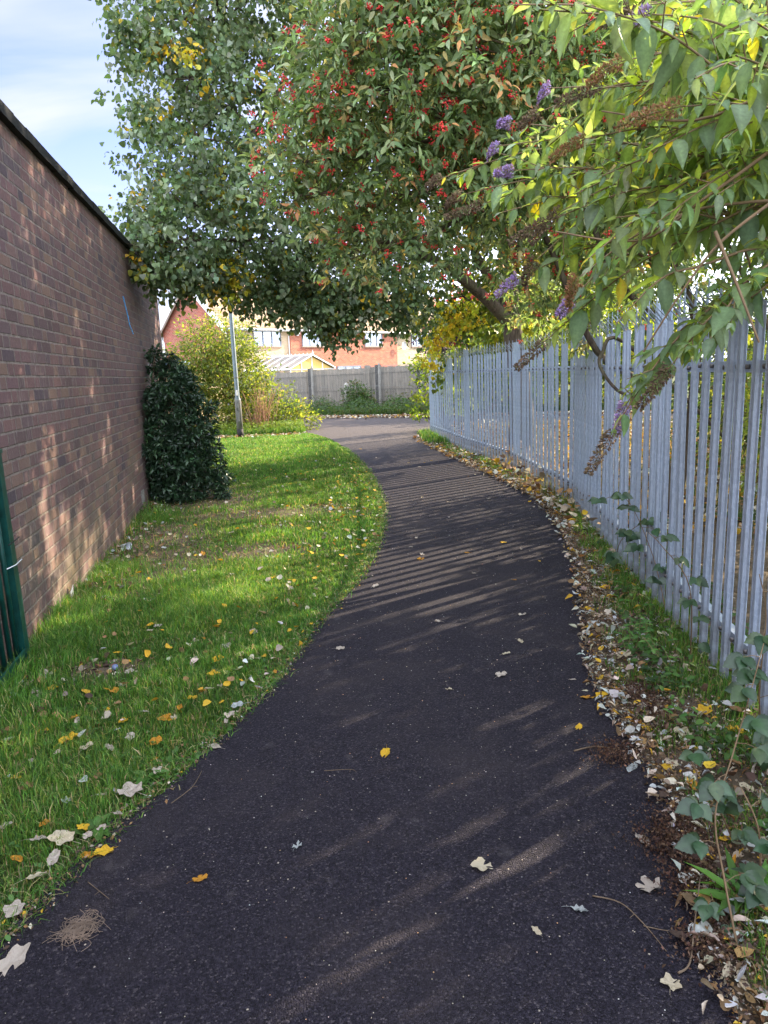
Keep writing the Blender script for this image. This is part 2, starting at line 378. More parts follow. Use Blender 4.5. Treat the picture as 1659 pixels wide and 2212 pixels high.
def foliage(rng, g, Tm, p, d, per, size, spread, pal, wts, droop=.4, face=.6, var=.22, ln=.25, sv=.25, wid=None, m=0):
    n = len(p); P = np.repeat(p, per, 0); D = np.repeat(d, per, 0)
    t = rng.random(n*per)[:, None]
    jd = rnd_unit(rng, n*per)
    P = P + D*t*ln + jd*spread*rng.random((n*per, 1))
    dr = D*.6+jd*.9+np.array([0, 0, -droop]); nr = np.array([0, 0, face])+rnd_unit(rng, n*per)*.6+D*.25
    base = pick(rng, n, pal, wts, .12); c = np.repeat(base, per, 0)
    own = rng.random(n*per) < .35; c[own] = pick(rng, int(own.sum()), pal, wts, .1)
    c = np.clip(c*(1+rng.normal(size=(n*per, 1))*var), .004, .95)
    k = ~sunny_gap(P); sz = size*(1+rng.normal(size=n*per)*sv).clip(.45, 1.6)
    add_leaves(g, Tm, P[k], dr[k], nr[k], sz[k], c[k], wid, m)
def bend(a, b, rng, k=5, amp=.12, sag=0.0):
    a = np.asarray(a, float); b = np.asarray(b, float); t = np.linspace(0, 1, k)[:, None]
    P = a+(b-a)*t; L = np.linalg.norm(b-a)
    o = np.cumsum(rng.normal(size=(k, 3)), 0)*amp*L/k**.5; o -= o[0]; o -= t*o[-1]
    P = P+o*.6; P[:, 2] += np.sin(t[:, 0]*np.pi)*sag*L
    return P

# ---------------------------------------------------------------- ground and path
def poly_sheet(name, pts, z, mat, thick=0.0):
    bm = bmesh.new(); vs = [bm.verts.new((x, y, z)) for x, y in pts]
    f = bm.faces.new(vs)
    if f.normal.z < 0: f.normal_flip()
    if thick:
        r = bmesh.ops.extrude_face_region(bm, geom=[f]); 
        for v in [e for e in r['geom'] if isinstance(e, bmesh.types.BMVert)]: v.co.z = z-thick
    bmesh.ops.triangulate(bm, faces=bm.faces[:]); bmesh.ops.recalc_face_normals(bm, faces=bm.faces[:])
    me = bpy.data.meshes.new(name); bm.to_mesh(me); bm.free(); me.materials.append(mat)
    o = bpy.data.objects.new(name, me); COL.objects.link(o); return o
def smooth_line(P, k=8):
    P = np.array(P, float); out = []
    for i in range(len(P)-1):
        p0, p1, p2, p3 = P[max(i-1, 0)], P[i], P[i+1], P[min(i+2, len(P)-1)]
        for t in np.linspace(0, 1, k, endpoint=False):
            out.append(.5*((2*p1)+(-p0+p2)*t+(2*p0-5*p1+4*p2-p3)*t*t+(-p0+3*p1-3*p2+p3)*t**3))
    out.append(P[-1]); return np.array(out)
rng = np.random.default_rng(7)
gr = poly_sheet('ground', [(-300, -60), (300, -60), (300, 600), (-300, 600)], 0.0, MAT['ground']); props(gr, kind='structure')
LE = smooth_line([(-1.75, -2.5), (-1.5, 0), (-1.3, 1.2), (-1.14, 1.75), (-1.01, 2.24), (-.85, 2.65), (-.62, 3.36), (-.45, 4.3), (-.17, 5.53), (-.02, 7.3), (-.07, 9.4), (-.47, 13.2), (-1.3, 17.6), (-2.05, 19.6), (-2.3, 21.5), (-2.7, 23.8), (-3.7, 26.2)])
RE = smooth_line([(.75, -2.5), (.78, 0), (.8, 1.41), (.86, 1.73), (.96, 2.11), (1.0, 2.72), (1.02, 3.26), (1.2, 4.08), (1.48, 5.28), (1.74, 7.0), (1.76, 8.94), (1.37, 11.91), (.84, 16.37), (1.15, 18.6), (2.4, 20.2), (6, 18.8), (14, 14)])
LEj = LE+np.c_[rng.normal(size=len(LE))*.014+.02*np.sin(LE[:, 1]*5.3)+.012*np.sin(LE[:, 1]*13), rng.normal(size=len(LE))*.01]
REj = RE+np.c_[rng.normal(size=len(RE))*.015, rng.normal(size=len(RE))*.01]
far = [(-3.9, 26.9), (-2, 26.2), (1.2, 24.4), (6, 22.6), (14, 18)]
pa = poly_sheet('path', [tuple(p) for p in REj]+[tuple(p) for p in far[::-1]]+[tuple(p) for p in LEj[::-1]], .012, MAT['asphalt'], .02); props(pa, kind='structure')
def lx(y): return np.interp(y, LE[:, 1], LE[:, 0])
def rx(y):
    m = 110; return np.interp(y, RE[:m, 1], RE[:m, 0])

# ---------------------------------------------------------------- dark brick building (left)
W0 = np.array([-2.15, 4.08]); Wd = np.array([-.170, .985]); Wd /= np.linalg.norm(Wd)
def wallx(y): return W0[0]+(y-W0[1])*Wd[0]/Wd[1]
wa = math.atan2(Wd[1], Wd[0])
WS, WE, WH = -7.0, 7.95, 3.23       # along-wall extent from W0
bb = empty('brick_building', (W0[0], W0[1], 0), wa, 'long low building of weathered purple brown brick with black flat roof edge on the left', 'building')
def wallbox(g, a, b, **k): return g.box(a, b, **k)
g = Geo(); g.box((WS, .0, -.1), (WE, 7, WH)); w_ = g.build('wall', MAT['brick_dark'], bb, smooth=False)
g = Geo()   # bitumen felt edge with drip, slightly uneven
xs = np.linspace(WS-.06, WE+.07, 60); rr = np.random.default_rng(3)
for a, b in zip(xs[:-1], xs[1:]):
    e = rr.normal()*.0015
    g.box((a, -.05+e, WH-.045+rr.normal()*.002), (b, .2, WH+.03+rr.normal()*.002))
g.box((WS, .2, WH+.0), (WE, 6.95, WH+.03))
g.build('roof_edge', plain('roof_felt', (.010, .011, .012), .85, .3, 0, .5, 6, .5), bb, smooth=False)
g = Geo()   # air brick
ab = G(275, 1108); s_ab = (ab[1]-W0[1])/Wd[1]
for i in range(4):
    for j in range(5): g.box((s_ab-.11+.055*i, -.006, .13+.028*j), (s_ab-.11+.055*i+.038, .01, .13+.028*j+.016))
g.box((s_ab-.12, -.003, .12), (s_ab+.11, .02, .275))
g.build('air_brick', plain('air_brick_grey', (.22, .21, .2), .8), bb, smooth=False)
def wall_pt(x, y):     # where a sight line meets the wall face, in wall coordinates
    d = ray(x, y); A = np.array([[d[0], -Wd[0]], [d[1], -Wd[1]]]); t, s = np.linalg.solve(A, W0)
    return s, CAM_H+d[2]*t
g = Geo(); ln = [wall_pt(265, 640), wall_pt(272, 668), wall_pt(279, 700), wall_pt(287, 722)]
rr = np.random.default_rng(5)
for (a, za_), (b, zb_) in zip(ln[:-1], ln[1:]):
    for q in range(14):
        t = q/14; t2 = t+.06; s0 = a+(b-a)*t+rr.normal()*.012; z0 = za_+(zb_-za_)*t; z1 = za_+(zb_-za_)*t2; wdt = .065*(1-.4*rr.random())
        g.box((s0, -.0035-.0004*rr.random(), min(z0, z1)), (s0+wdt, .0, max(z0, z1)))
g.build('blue_paint_mark', plain('blue_spray_paint', (.04, .36, .80), .6), bb, smooth=False, label='smeared streak of blue spray paint')

# ---------------------------------------------------------------- green railings (far left)
gm = plain('green_paint', (.003, .048, .04), .4, .4, 0, .35, 18, .15)
fd = np.array([.16, .985]); fd = -Wd
fa = math.atan2(fd[1], fd[0])
gp = np.array([-2.085, 3.80])
gf = empty('green_railing', (gp[0], gp[1], 0), fa, 'dark green metal railing standing against the brick wall at the left edge', 'railing')
# local +x runs back towards the camera, local +y is towards the path side
g = Geo(); g.box((-.034, -.03, 0), (.034, .04, 1.21)); g.box((-.04, -.036, 1.21), (.04, .046, 1.23)); g.build('post', gm, gf, smooth=False)
g = Geo(); g.box((.06, -.02, .085), (2.6, .055, .10)); g.box((.06, .045, .07), (2.6, .055, .13)); g.build('bottom_rail', gm, gf, smooth=False)
g = Geo(); g.box((.06, -.02, 1.14), (2.6, .055, 1.155)); g.box((.06, .045, 1.11), (2.6, .055, 1.17)); g.build('top_rail', gm, gf, smooth=False)
bar = None
for i in range(22):
    if bar is None:
        g = Geo(); g.tube([(0, 0, .10), (0, 0, 1.14)], .014, 10); bar = g.build('bar', gm, gf); bar.location = (.10, .015, 0)
    else:
        o = bar.copy(); COL.objects.link(o); o.location = (.10+.10*i, .015, 0)
g = Geo()
for k in range(24): g.box((.06, -.036, .12+k*.045), (2.6, -.033, .123+k*.045))
for k in range(40): g.box((.07+.065*k, -.033, .1), (.073+.065*k, -.030, 1.15))
g.build('wire_mesh', plain('black_coated_wire', (.01, .01, .01), .6), gf, smooth=False)
g = Geo(); g.tube([(-.01, .075, .62), (.1, .075, .615), (.22, .07, .625)], .003, 6); g.build('cable_tie', plain('white_nylon', (.7, .72, .78), .4), gf, label='white cable tie with long tail')
g = Geo(); g.tube([(-.045, .066, .74), (.03, .066, .735), (.12, .06, .73)], .0035, 6); g.build('cable_tie', plain('black_nylon', (.01, .01, .01), .4), gf, label='black cable tie')

# ---------------------------------------------------------------- palisade fence (right)
posts = [np.array(p) for p in [(1.42, -1.4), (1.52, 1.65), (1.83, 4.69), (2.16, 7.78), (2.07, 10.87), (1.65, 13.68), (1.25, 17.27)]]
pf = empty('palisade_fence', (1.66, 3.6, 0), 0, 'tall galvanised steel palisade fence with splayed spiked tops curving along the right of the path', 'fence')
def loc(p): return (p[0]-1.66, p[1]-3.6, p[2] if len(p) > 2 else 0)
FH = 1.93
def pale_geo():
    # W section ~66 mm wide, profile (x, y) with front towards -y
    pr = [(1.04*x_, y_) for x_, y_ in ((-.034, .010), (-.026, .004), (-.020, -.010), (-.010, -.012), (-.004, -.001), (.004, -.001), (.010, -.012), (.020, -.010), (.026, .004), (.034, .010))]
    g = Geo(); th = .003; n = len(pr)
    def skin(zs, f):
        V = []
        for z in zs:
            for s in (0, th):
                for (x, y) in pr: V.append((x, y+s, z))
        F = []
        m = 2*n
        for i in range(len(zs)-1):
            for s in (0, 1):
                for j in range(n-1):
                    a = i*m+s*n+j; b = a+1; c = (i+1)*m+s*n+j+1; d = (i+1)*m+s*n+j
                    F += [(a, b, c), (a, c, d)] if s == 0 else [(a, c, b), (a, d, c)]
            for j, fl in ((0, 0), (n-1, 1)):
                a = i*m+j; b = i*m+n+j; c = (i+1)*m+n+j; d = (i+1)*m+j
                F += [(a, d, c), (a, c, b)] if fl == 0 else [(a, b, c), (a, c, d)]
        g.add(V, F)
    skin([.02, .9, FH-.15], None)
    # three tongues
    def tongue(x0, x1, pts):   # pts: (dx, dy, dz, widthfactor)
        xm = (x0+x1)/2; hw = (x1-x0)/2; V = []; F = []
        for dx_, dy_, dz_, wf in pts:
            for yy in (0, th): V += [(xm+dx_-hw*wf, dy_+yy, FH-.15+dz_), (xm+dx_+hw*wf, dy_+yy, FH-.15+dz_)]
        for i in range(len(pts)-1):
            a = i*4; b = a+4
            F += [(a, a+1, b+1), (a, b+1, b), (a+2, b+3, a+3), (a+2, b+2, b+3), (a, b, b+2), (a, b+2, a+2), (a+1, a+3, b+3), (a+1, b+3, b+1)]
        g.add(V, F)
    tongue(-.014, .014, [(0, -.006, -.005, 1), (0, -.008, .06, 1), (0, -.006, .12, .75), (0, -.004, .165, .05)])
    tongue(-.034, -.014, [(0, .0, -.005, 1), (-.002, -.012, .02, 1), (-.016, -.05, .065, 1), (-.03, -.085, .115, .06)])
    tongue(.014, .034, [(0, .0, -.005, 1), (.002, -.012, .02, 1), (.016, -.05, .065, 1), (.03, -.085, .115, .06)])
    return g
slots = []
railsL = []
for a, b in zip(posts[:-1], posts[1:]):
    L = np.linalg.norm(b-a); t = (b-a)/L; nrm = np.array([-t[1], t[0]])   # towards the path (left)
    ang = math.atan2(t[1], t[0])+math.pi      # local -y faces the path
    k = 20 if a[1] < 4 else (18 if a[1] < 7 else 17) 
    for i in range(k):
        p = a+t*L*(i+.5)/k + nrm*.055
        slots.append((p, ang))
    railsL.append((a, b, ang, nrm, t, L))
slots.sort(key=lambda s: abs(s[0][1]-9)); vis = [s for s in slots if s[0][1] > 1.9]
rest = [s for s in slots if s[0][1] <= 1.9]
vis.sort(key=lambda s: s[0][1]); rest += vis[100:]; vis = vis[:100]
pale = pale_geo().build('pale', MAT['galv'], pf, smooth=False)
g = Geo(); g.tube([(.072, -.002, 0), (.072, .014, 0)], [.011, .011], 8)
bolt = g.build('bolt', MAT['bolt'], pale); bolt.location = (0, 0, FH-.42)
bolt2 = bolt.copy(); COL.objects.link(bolt2); bolt2.location = (0, 0, .24)
rr = np.random.default_rng(8)
for i, (p, an) in enumerate(vis):
    q = pale if i == 0 else copy_tree(pale, pf)
    q.location = loc((p[0], p[1], rr.normal()*.004)); q.rotation_euler = (rr.normal()*.004, rr.normal()*.005, an)
V0 = np.array([v.co for v in pale.data.vertices]); F0 = np.array([p.vertices for p in pale.data.polygons]); g = Geo()
for p, an in rest:
    c, s = math.cos(an), math.sin(an); V = V0.copy(); V[:, 0] = V0[:, 0]*c-V0[:, 1]*s+p[0]-1.66; V[:, 1] = V0[:, 0]*s+V0[:, 1]*c+p[1]-3.6; g.add(V, F0)
g.build('pale_row', MAT['galv'], pf, smooth=False, kind='stuff')
for a, b, an, nrm, t, L in railsL:
    M = np.eye(4); M[:2, 0] = t; M[:2, 1] = nrm; M[:2, 3] = a-np.array((1.66, 3.6))
    for z in (.24, FH-.42):
        g = Geo(); g.box((.03, .034, z-.025), (L-.03, .040, z+.025), M=M); g.box((.03, -.005, z+.02), (L-.03, .034, z+.025), M=M); g.build('rail', MAT['galv'], pf, smooth=False)
for p in posts:
    i = [k for k, (a, b, *_) in enumerate(railsL) if np.allclose(a, p)] or [len(railsL)-1]
    t = railsL[i[0]][4]; nrm = railsL[i[0]][3]; M = np.eye(4); M[:2, 0] = t; M[:2, 1] = nrm; M[:2, 3] = p-np.array((1.66, 3.6))
    g = Geo()
    g.box((-.028, .022, 0), (.028, .030, FH-.02), M=M); g.box((-.028, -.06, 0), (.028, -.052, FH-.02), M=M); g.box((-.004, -.052, 0), (.004, .022, FH-.02), M=M)
    g.build('post', MAT['galv'], pf, smooth=False)

# ---------------------------------------------------------------- street lamp
lp = G(520, 947)
sl = empty('street_lamp', tuple(lp), 0, 'slim grey street lamp column with wider base rising into the tree foliage', 'street lamp')
pm = plain('lamp_grey_paint', (.13, .165, .18), .45, .4, .2, .15, 8); pc = plain('lamp_base_grey', (.17, .165, .155), .7, .3, 0, .2, 12)
g = Geo(); g.tube([(0, 0, 1.0), (0, 0, 1.08), (0, 0, 6.2)], [.083, .057, .043], 20, cap=False); g.build('column', pm, sl)
g = Geo(); g.tube([(0, 0, .12), (0, 0, 1.0), (0, 0, 1.02)], [.083, .083, .08], 20); g.build('base', pc, sl)
g = Geo(); g.tube([(0, 0, 0), (0, 0, .25)], [.0845, .0845], 20); g.build('base_band', plain('black_band', (.02, .017, .02), .7), sl)
g = Geo(); g.box((-.035, -.09, .45), (.035, -.082, .95)); g.build('access_door', pc, sl, smooth=False)
g = Geo(); g.box((-.018, -.094, .74), (-.010, -.0905, .80)); g.box((-.018, -.094, .735), (.018, -.0905, .745)); g.box((.004, -.094, .70), (.013, -.0905, .80)); g.build('number_mark', plain('black_number', (.01, .01, .01), .6), sl, smooth=False)
g = Geo(); g.tube([(0, 0, 1.56), (0, 0, 1.6)], [.056, .056], 20); g.build('joint_ring', plain('joint', (.12, .13, .14), .6), sl)
g = Geo(); g.box((-.025, -.075, 1.12), (.02, -.055, 1.26)); g.build('sticker', plain('white_sticker', (.7, .68, .66), .6), sl, smooth=False)
g = Geo(); g.tube([(0, 0, 6.15), (.05, -.1, 6.3), (.15, -.4, 6.35)], [.03, .03, .025], 10)
g.box((.06, -1.0, 6.3), (.26, -.38, 6.4)); g.build('lamp_head', pm, sl)

# ---------------------------------------------------------------- house beyond
Cn = np.array([-8.6, 42.0]); hu = np.array([.64, .768]); hu /= np.linalg.norm(hu)
ha = math.atan2(hu[1], hu[0])
# local: x along the front, y into the house (left-back), z up ; front face is y=0 facing the camera's right
hs = empty('brick_house', (Cn[0], Cn[1], 0), ha, 'two storey row of red and cream brick houses with tiled roof beyond the board fence', 'house')
HL, HW, EZ, RZ = 25.0, 6.2, 4.62, 7.35
g = Geo(); g.box((0.0, 0, 0), (4.86, HW, EZ)); g.box((15.6, 0, 0), (HL, HW, EZ)); g.build('cream_wall', MAT['brick_cream'], hs, smooth=False, label='cream brick wall')
g = Geo(); g.box((4.86, -.12, 0), (15.6, .3, EZ)); g.build('red_wall', MAT['brick_red'], hs, smooth=False, label='red brick wall')
gbrick = brick('red_brick_gable', [(.40, .10, .07), (.46, .13, .09), (.36, .09, .07), (.5, .17, .11), (.32, .08, .06)], (.5, .38, .32), along='y', flemish=False, bump=.4)
V = [(-.02, 0, 0), (-.02, HW, 0), (-.02, HW, EZ), (-.02, HW/2, RZ), (-.02, 0, EZ), (.2, 0, 0), (.2, HW, 0), (.2, HW, EZ), (.2, HW/2, RZ), (.2, 0, EZ)]
F = [(0, 4, 1), (1, 4, 2), (2, 4, 3), (5, 6, 9), (6, 7, 9), (7, 8, 9), (0, 5, 9), (0, 9, 4), (1, 2, 7), (1, 7, 6)]
Geo().add(V, F).build('gable_wall', gbrick, hs, smooth=False, label='red brick gable end')
def tiles():
    M = Mat('roof_tiles'); t = M.n('ShaderNodeTexCoord'); s = M.n('ShaderNodeSeparateXYZ'); M.l(t.outputs['Object'], s.inputs[0])
    r = M.math('DIVIDE', s.outputs[2], .16); row = M.math('FLOOR', r); fr = M.math('FRACT', r)
    u = M.math('ADD', M.math('DIVIDE', s.outputs[0], .26), M.math('MULTIPLY', M.math('MODULO', row, 2.0), .5)); fu = M.math('FRACT', u)
    idv = M.n('ShaderNodeCombineXYZ'); M.l(M.math('FLOOR', u), idv.inputs[0]); M.l(row, idv.inputs[1])
    wn = M.n('ShaderNodeTexWhiteNoise', noise_dimensions='3D'); M.l(idv.outputs[0], wn.inputs['Vector'])
    c = M.ramp(wn.outputs['Value'], [(0, (.24, .16, .11)), (.5, (.33, .23, .15)), (1, (.4, .3, .2))])
    e = M.math('MAXIMUM', M.mr(fr, .14, .04), M.mr(fu, .07, .02)); c = M.mix(M.math('MULTIPLY', e, .7), c, (.07, .05, .04))
    c = M.mix(M.mr(M.noise(t.outputs['Object'], 3, 5), .5, .7, 0, .4), c, (.16, .15, .09))
    return M.done(M.bsdf(c, .85, .2, 0, M.bump(M.math('SUBTRACT', fr, e), .7, .03)))
MAT['tiles'] = tiles()
sl_ = (RZ-EZ)/(HW/2); ov = .35; g = Geo()
for yy, sg in ((0, 1), (HW, -1)):
    a = np.array([yy-sg*ov, EZ-sl_*ov]); b = np.array([HW/2, RZ])
    V = []
    for x in (-.25, HL+.1):
        for (y, z) in (a, b):
            for dz in (0.02, .12): V.append((x, y, z+dz))
    g.add(V, [(0, 1, 3), (0, 3, 2), (4, 6, 7), (4, 7, 5), (1, 5, 7), (1, 7, 3), (0, 2, 6), (0, 6, 4), (0, 4, 5), (0, 5, 1), (2, 3, 7), (2, 7, 6)])
rf = g.build('roof', MAT['tiles'], hs, smooth=False)
g = Geo(); g.tube([(-.25, HW/2, RZ+.13), (HL, HW/2, RZ+.13)], [.11, .11], 8); g.build('ridge', MAT['tiles'], rf)
g = Geo(); g.box((9.6, HW/2-.3, RZ-.3), (10.5, HW/2+.3, RZ+1.0)); g.tube([(9.85, HW/2, RZ+1.0), (9.85, HW/2, RZ+1.3)], .11, 10); g.tube([(10.25, HW/2, RZ+1.0), (10.25, HW/2, RZ+1.3)], .11, 10); g.build('chimney', MAT['brick_red'], rf, smooth=False)
white = plain('white_upvc', (.78, .78, .8), .4, .4, 0, .05)
g = Geo()
for yy, sg in ((0, 1), (HW, -1)):
    a = np.array([yy-sg*ov, EZ-sl_*ov]); b = np.array([HW/2, RZ]); V = []
    for x in (-.40, -.262):
        for (y, z) in (a, b): V += [(x, y, z-.26), (x, y, z+.09)]
    g.add(V, [(0, 1, 3), (0, 3, 2), (4, 6, 7), (4, 7, 5), (1, 5, 7), (1, 7, 3), (0, 2, 6), (0, 6, 4)])
g.build('bargeboard', white, hs, smooth=False)
g = Geo(); g.box((-.2, -.3, EZ-.34), (HL, -.16, EZ-.24)); g.build('fascia', white, hs, smooth=False)
g = Geo(); g.tube([(-.2, -.38, EZ-.26), (HL, -.38, EZ-.26)], .055, 8); g.tube([(-.25, HW+.4, EZ-.3), (3, HW+.4, EZ-.3)], .055, 8); g.build('gutter', white, hs)
g = Geo(); g.tube([(.12, HW+.38, EZ-.3), (.0, HW+.1, EZ-.55), (-.06, HW-.08, EZ-.7), (-.06, HW-.08, .1)], .04, 8); g.build('downpipe', white, hs)
g = Geo(); g.tube([(4.92, -.38, EZ-.26), (4.9, -.2, EZ-.5), (4.78, -.07, EZ-.6), (4.78, -.07, .1)], .04, 8); g.build('downpipe', white, hs)
glass = Mat('window_glass'); gl = glass.n('ShaderNodeBsdfGlossy', ins={'Roughness': .03, 'Color': (.9, .95, 1, 1)}); tr = glass.n('ShaderNodeBsdfTransparent', ins={0: (.75, .8, .85, 1)}); mx = glass.n('ShaderNodeMixShader', ins={0: .25}); glass.l(tr.outputs[0], mx.inputs[1]); glass.l(gl.outputs[0], mx.inputs[2]); glass = glass.done(mx.outputs[0])
fr_m = plain('grey_window_frame', (.2, .21, .26), .5); cur_m = plain('net_curtain', (.62, .62, .6), .9, .1, 0, .1); dk = plain('dark_room', (.03, .03, .035), .9)
def window(parent, x0, x1, z0, z1, y=-.01, divs=3, lab=None):
    f = Geo(); t = .055; d = .05
    f.box((x0, y-d, z0), (x1, y+.02, z0+t)); f.box((x0, y-d, z1-t), (x1, y+.02, z1))
    for k in range(divs+1):
        xx = x0+(x1-x0-t)*k/divs; f.box((xx, y-d-.002, z0+t), (xx+t, y+.02, z1-t))
    wn = f.build('window', fr_m, parent, smooth=False, label=lab)
    Geo().box((x0+t, y-.024, z0+t), (x1-t, y-.018, z1-t)).build('pane', glass, wn, smooth=False)
    xs = np.linspace(x0+t, x1-t, 90); n = len(xs); yy = y-.012+.004*np.sin(xs*46)+.002*np.sin(xs*111)
    V = [(a, b, z) for z in (z0+t, z1-t) for a, b in zip(xs, yy)]; F = []
    for i in range(n-1): F += [(i, i+1, n+i+1), (i, n+i+1, n+i)]
    Geo().add(V, F).build('curtain', cur_m, wn)
    Geo().box((x0-.06, y-.1, z0-.06), (x1+.06, y+.01, z0-.002)).build('sill', plain('window_sill', (.42, .3, .24), .7), wn, smooth=False)
window(hs, 1.95, 4.15, 3.40, 4.42, -.01, 3)
window(hs, 5.85, 7.9, 3.40, 4.42, -.13, 3)
window(hs, 11.95, 13.85, 3.40, 4.42, -.13, 3)
window(hs, 17.5, 19.3, 3.40, 4.42, -.01, 3)
window(hs, 9.0, 11.4, 1.0, 2.1, -.13, 3)
g = Geo(); g.tube([(16.1, -.02, 3.25), (16.1, -.28, 3.25), (16.1, -.34, 3.4)], .02, 8); g.build('bracket', fr_m, hs)
V = []; F = []; a = np.linspace(0, 2*np.pi, 20, endpoint=False)
for k, (r, dz) in enumerate(((0.001, -.08), (.16, -.055), (.3, 0))):
    for q in a: V.append((16.1+r*math.cos(q)*.9+.0, -.4+dz*-1*.9, 3.45+r*math.sin(q)))
for k in range(2):
    for j in range(20): F += [(k*20+j, k*20+(j+1) % 20, (k+1)*20+(j+1) % 20), (k*20+j, (k+1)*20+(j+1) % 20, (k+1)*20+j)]
Geo().add(V, F).build('satellite_dish', plain('dish_grey', (.5, .48, .47), .5), hs)
g = Geo(); g.box((5.35, -.2, 4.05), (5.55, -.13, 4.2)); g.box((5.4, -.36, 4.12), (5.5, -.2, 4.24)); g.build('security_light', white, hs, smooth=False)
# conservatory on the front
cs = empty('conservatory', (0, 0, 0)); cs.parent = hs
X0, X1, CY, EV, RD = 1.05, 4.45, -4.0, 1.93, 2.66; XM = (X0+X1)/2
poly = Mat('polycarbonate_roof'); pcn = poly.noise(poly.coords(), 5, 4); poly = poly.done(poly.bsdf(poly.ramp(pcn, [(.3, (.20, .165, .135)), (.7, (.28, .24, .20))]), .5, .4))
g = Geo()
for xa in (X0-.1, X1+.1):
    V = [(xa, CY-.1, EV), (xa, -.14, EV), (XM, -.14, RD), (XM, CY-.1, RD)]; V += [(x, y, z+.03) for x, y, z in V]
    F = [(4, 5, 6), (4, 6, 7), (0, 2, 1), (0, 3, 2), (0, 1, 5), (0, 5, 4), (0, 4, 7), (0, 7, 3)]; g.add(V, F)
g.build('roof_panel', poly, cs, smooth=False)
g = Geo()
for k in range(6):
    y = CY-.1+(-.14-CY+.1)*k/5
    for xa in (X0-.1, X1+.1): g.tube([(xa, y, EV+.04), (XM, y, RD+.04)], .035, 6)
g.tube([(XM, CY-.14, RD+.06), (XM, -.14, RD+.06)], .05, 6)
for xa in (X0-.1, X1+.1): g.tube([(xa, CY-.1, EV+.0), (xa, -.14, EV+.0)], .05, 6)
for k in range(12): g.tube([(XM, CY+k*.33, RD+.08), (XM, CY+k*.33, RD+.19)], [.03, .004], 6)
g.tube([(XM, CY-.12, RD+.08), (XM, CY-.12, RD+.33)], [.04, .006], 6)
for x, z in ((X0, EV), (X0+.85, EV), (XM, RD-.1), (X1-.85, EV), (X1, EV)):
    zt = EV+(RD-EV)*(1-abs(x-XM)/(XM-X0+.1)); g.box((x-.03, CY-.02, .1), (x+.03, CY+.04, zt-.02))
g.box((X0, CY-.02, EV-.05), (X1, CY+.03, EV+.0)); g.build('frame', white, cs, smooth=False)
g = Geo(); g.add([(X0, CY+.01, .5), (X1, CY+.01, .5), (X1, CY+.01, EV), (XM, CY+.01, RD-.03), (X0, CY+.01, EV)], [(0, 1, 2), (0, 2, 3), (0, 3, 4)]); g.build('yellow_blind', plain('yellow_blind', (.75, .52, .16), .7, .2, 0, .1), cs, smooth=False)
g = Geo(); g.box((X0, CY, 0), (X1, CY+.1, .5)); g.box((X0, CY+.1, 0), (X0+.1, -.14, .9)); g.box((X1-.1, CY+.1, 0), (X1, -.14, .9)); g.build('dwarf_wall', MAT['brick_red'], cs, smooth=False)

# small lean-to roof left of the house
tp = at(366, 764, 30)
sh = empty('garden_shed', (tp[0]-.2, 30, 0), R(8), 'small shed with grey blue flat roof seen past the dark wall', 'shed')
g = Geo(); g.box((-1.3, 0, 0), (.62, 2.2, 2.2)); g.build('wall', plain('shed_wall_blue_grey', (.12, .13, .16), .8), sh, smooth=False)
g = Geo(); g.box((-1.5, -.25, 2.2), (.75, 2.4, 2.36)); g.build('roof', plain('blue_grey_roof', (.2, .3, .42), .5), sh, smooth=False)
g = Geo(); g.box((.56, -.06, 0), (.68, -.003, 2.2)); g.build('corner_board', white, sh, smooth=False)

# ---------------------------------------------------------------- fences at the far end
wood = Mat('weathered_boards'); s = wood.n('ShaderNodeSeparateXYZ'); wood.l(wood.n('ShaderNodeTexCoord').outputs['Object'], s.inputs[0])
u = wood.math('DIVIDE', s.outputs[0], .14); idn = wood.n('ShaderNodeTexWhiteNoise', noise_dimensions='1D'); wood.l(wood.math('FLOOR', u), idn.inputs['W'])
grain = wood.noise(wood.coords(scale=(22, 22, 1.2)), 2, 6, .7); c = wood.ramp(grain, [(.3, (.14, .12, .095)), (.7, (.40, .35, .29))])
c = wood.mix(.7, c, wood.ramp(idn.outputs['Value'], [(0, (.75, .75, .75)), (1, (1.25, 1.2, 1.15))]), 'MULTIPLY')
gap = wood.mr(wood.math('FRACT', u), .08, .03); c = wood.mix(wood.math('MULTIPLY', gap, .8), c, (.05, .045, .04))
st = wood.noise(wood.coords(scale=(1, 1, .5)), 3, 5); c = wood.mix(wood.mr(st, .5, .75, 0, .5), c, (.12, .11, .08))
wood = wood.done(wood.bsdf(c, .9, .15, 0, wood.bump(grain, .5, .01)))
conc = plain('concrete', (.33, .31, .28), .9, .15, 0, .3, 14, .4)
fpts = [(-7.6, 36.6), (-5.2, 34.6), (-3.05, 32.8), (-.45, 31.6), (.0, 31.4), (1.75, 30.4), (3.9, 29.2), (6.2, 28)]
fpts = [np.array(p) for p in fpts]
bf = empty('board_fence', (fpts[2][0], fpts[2][1], 0), 0, 'old grey weathered board fence behind the chain link at the end of the path', 'fence')
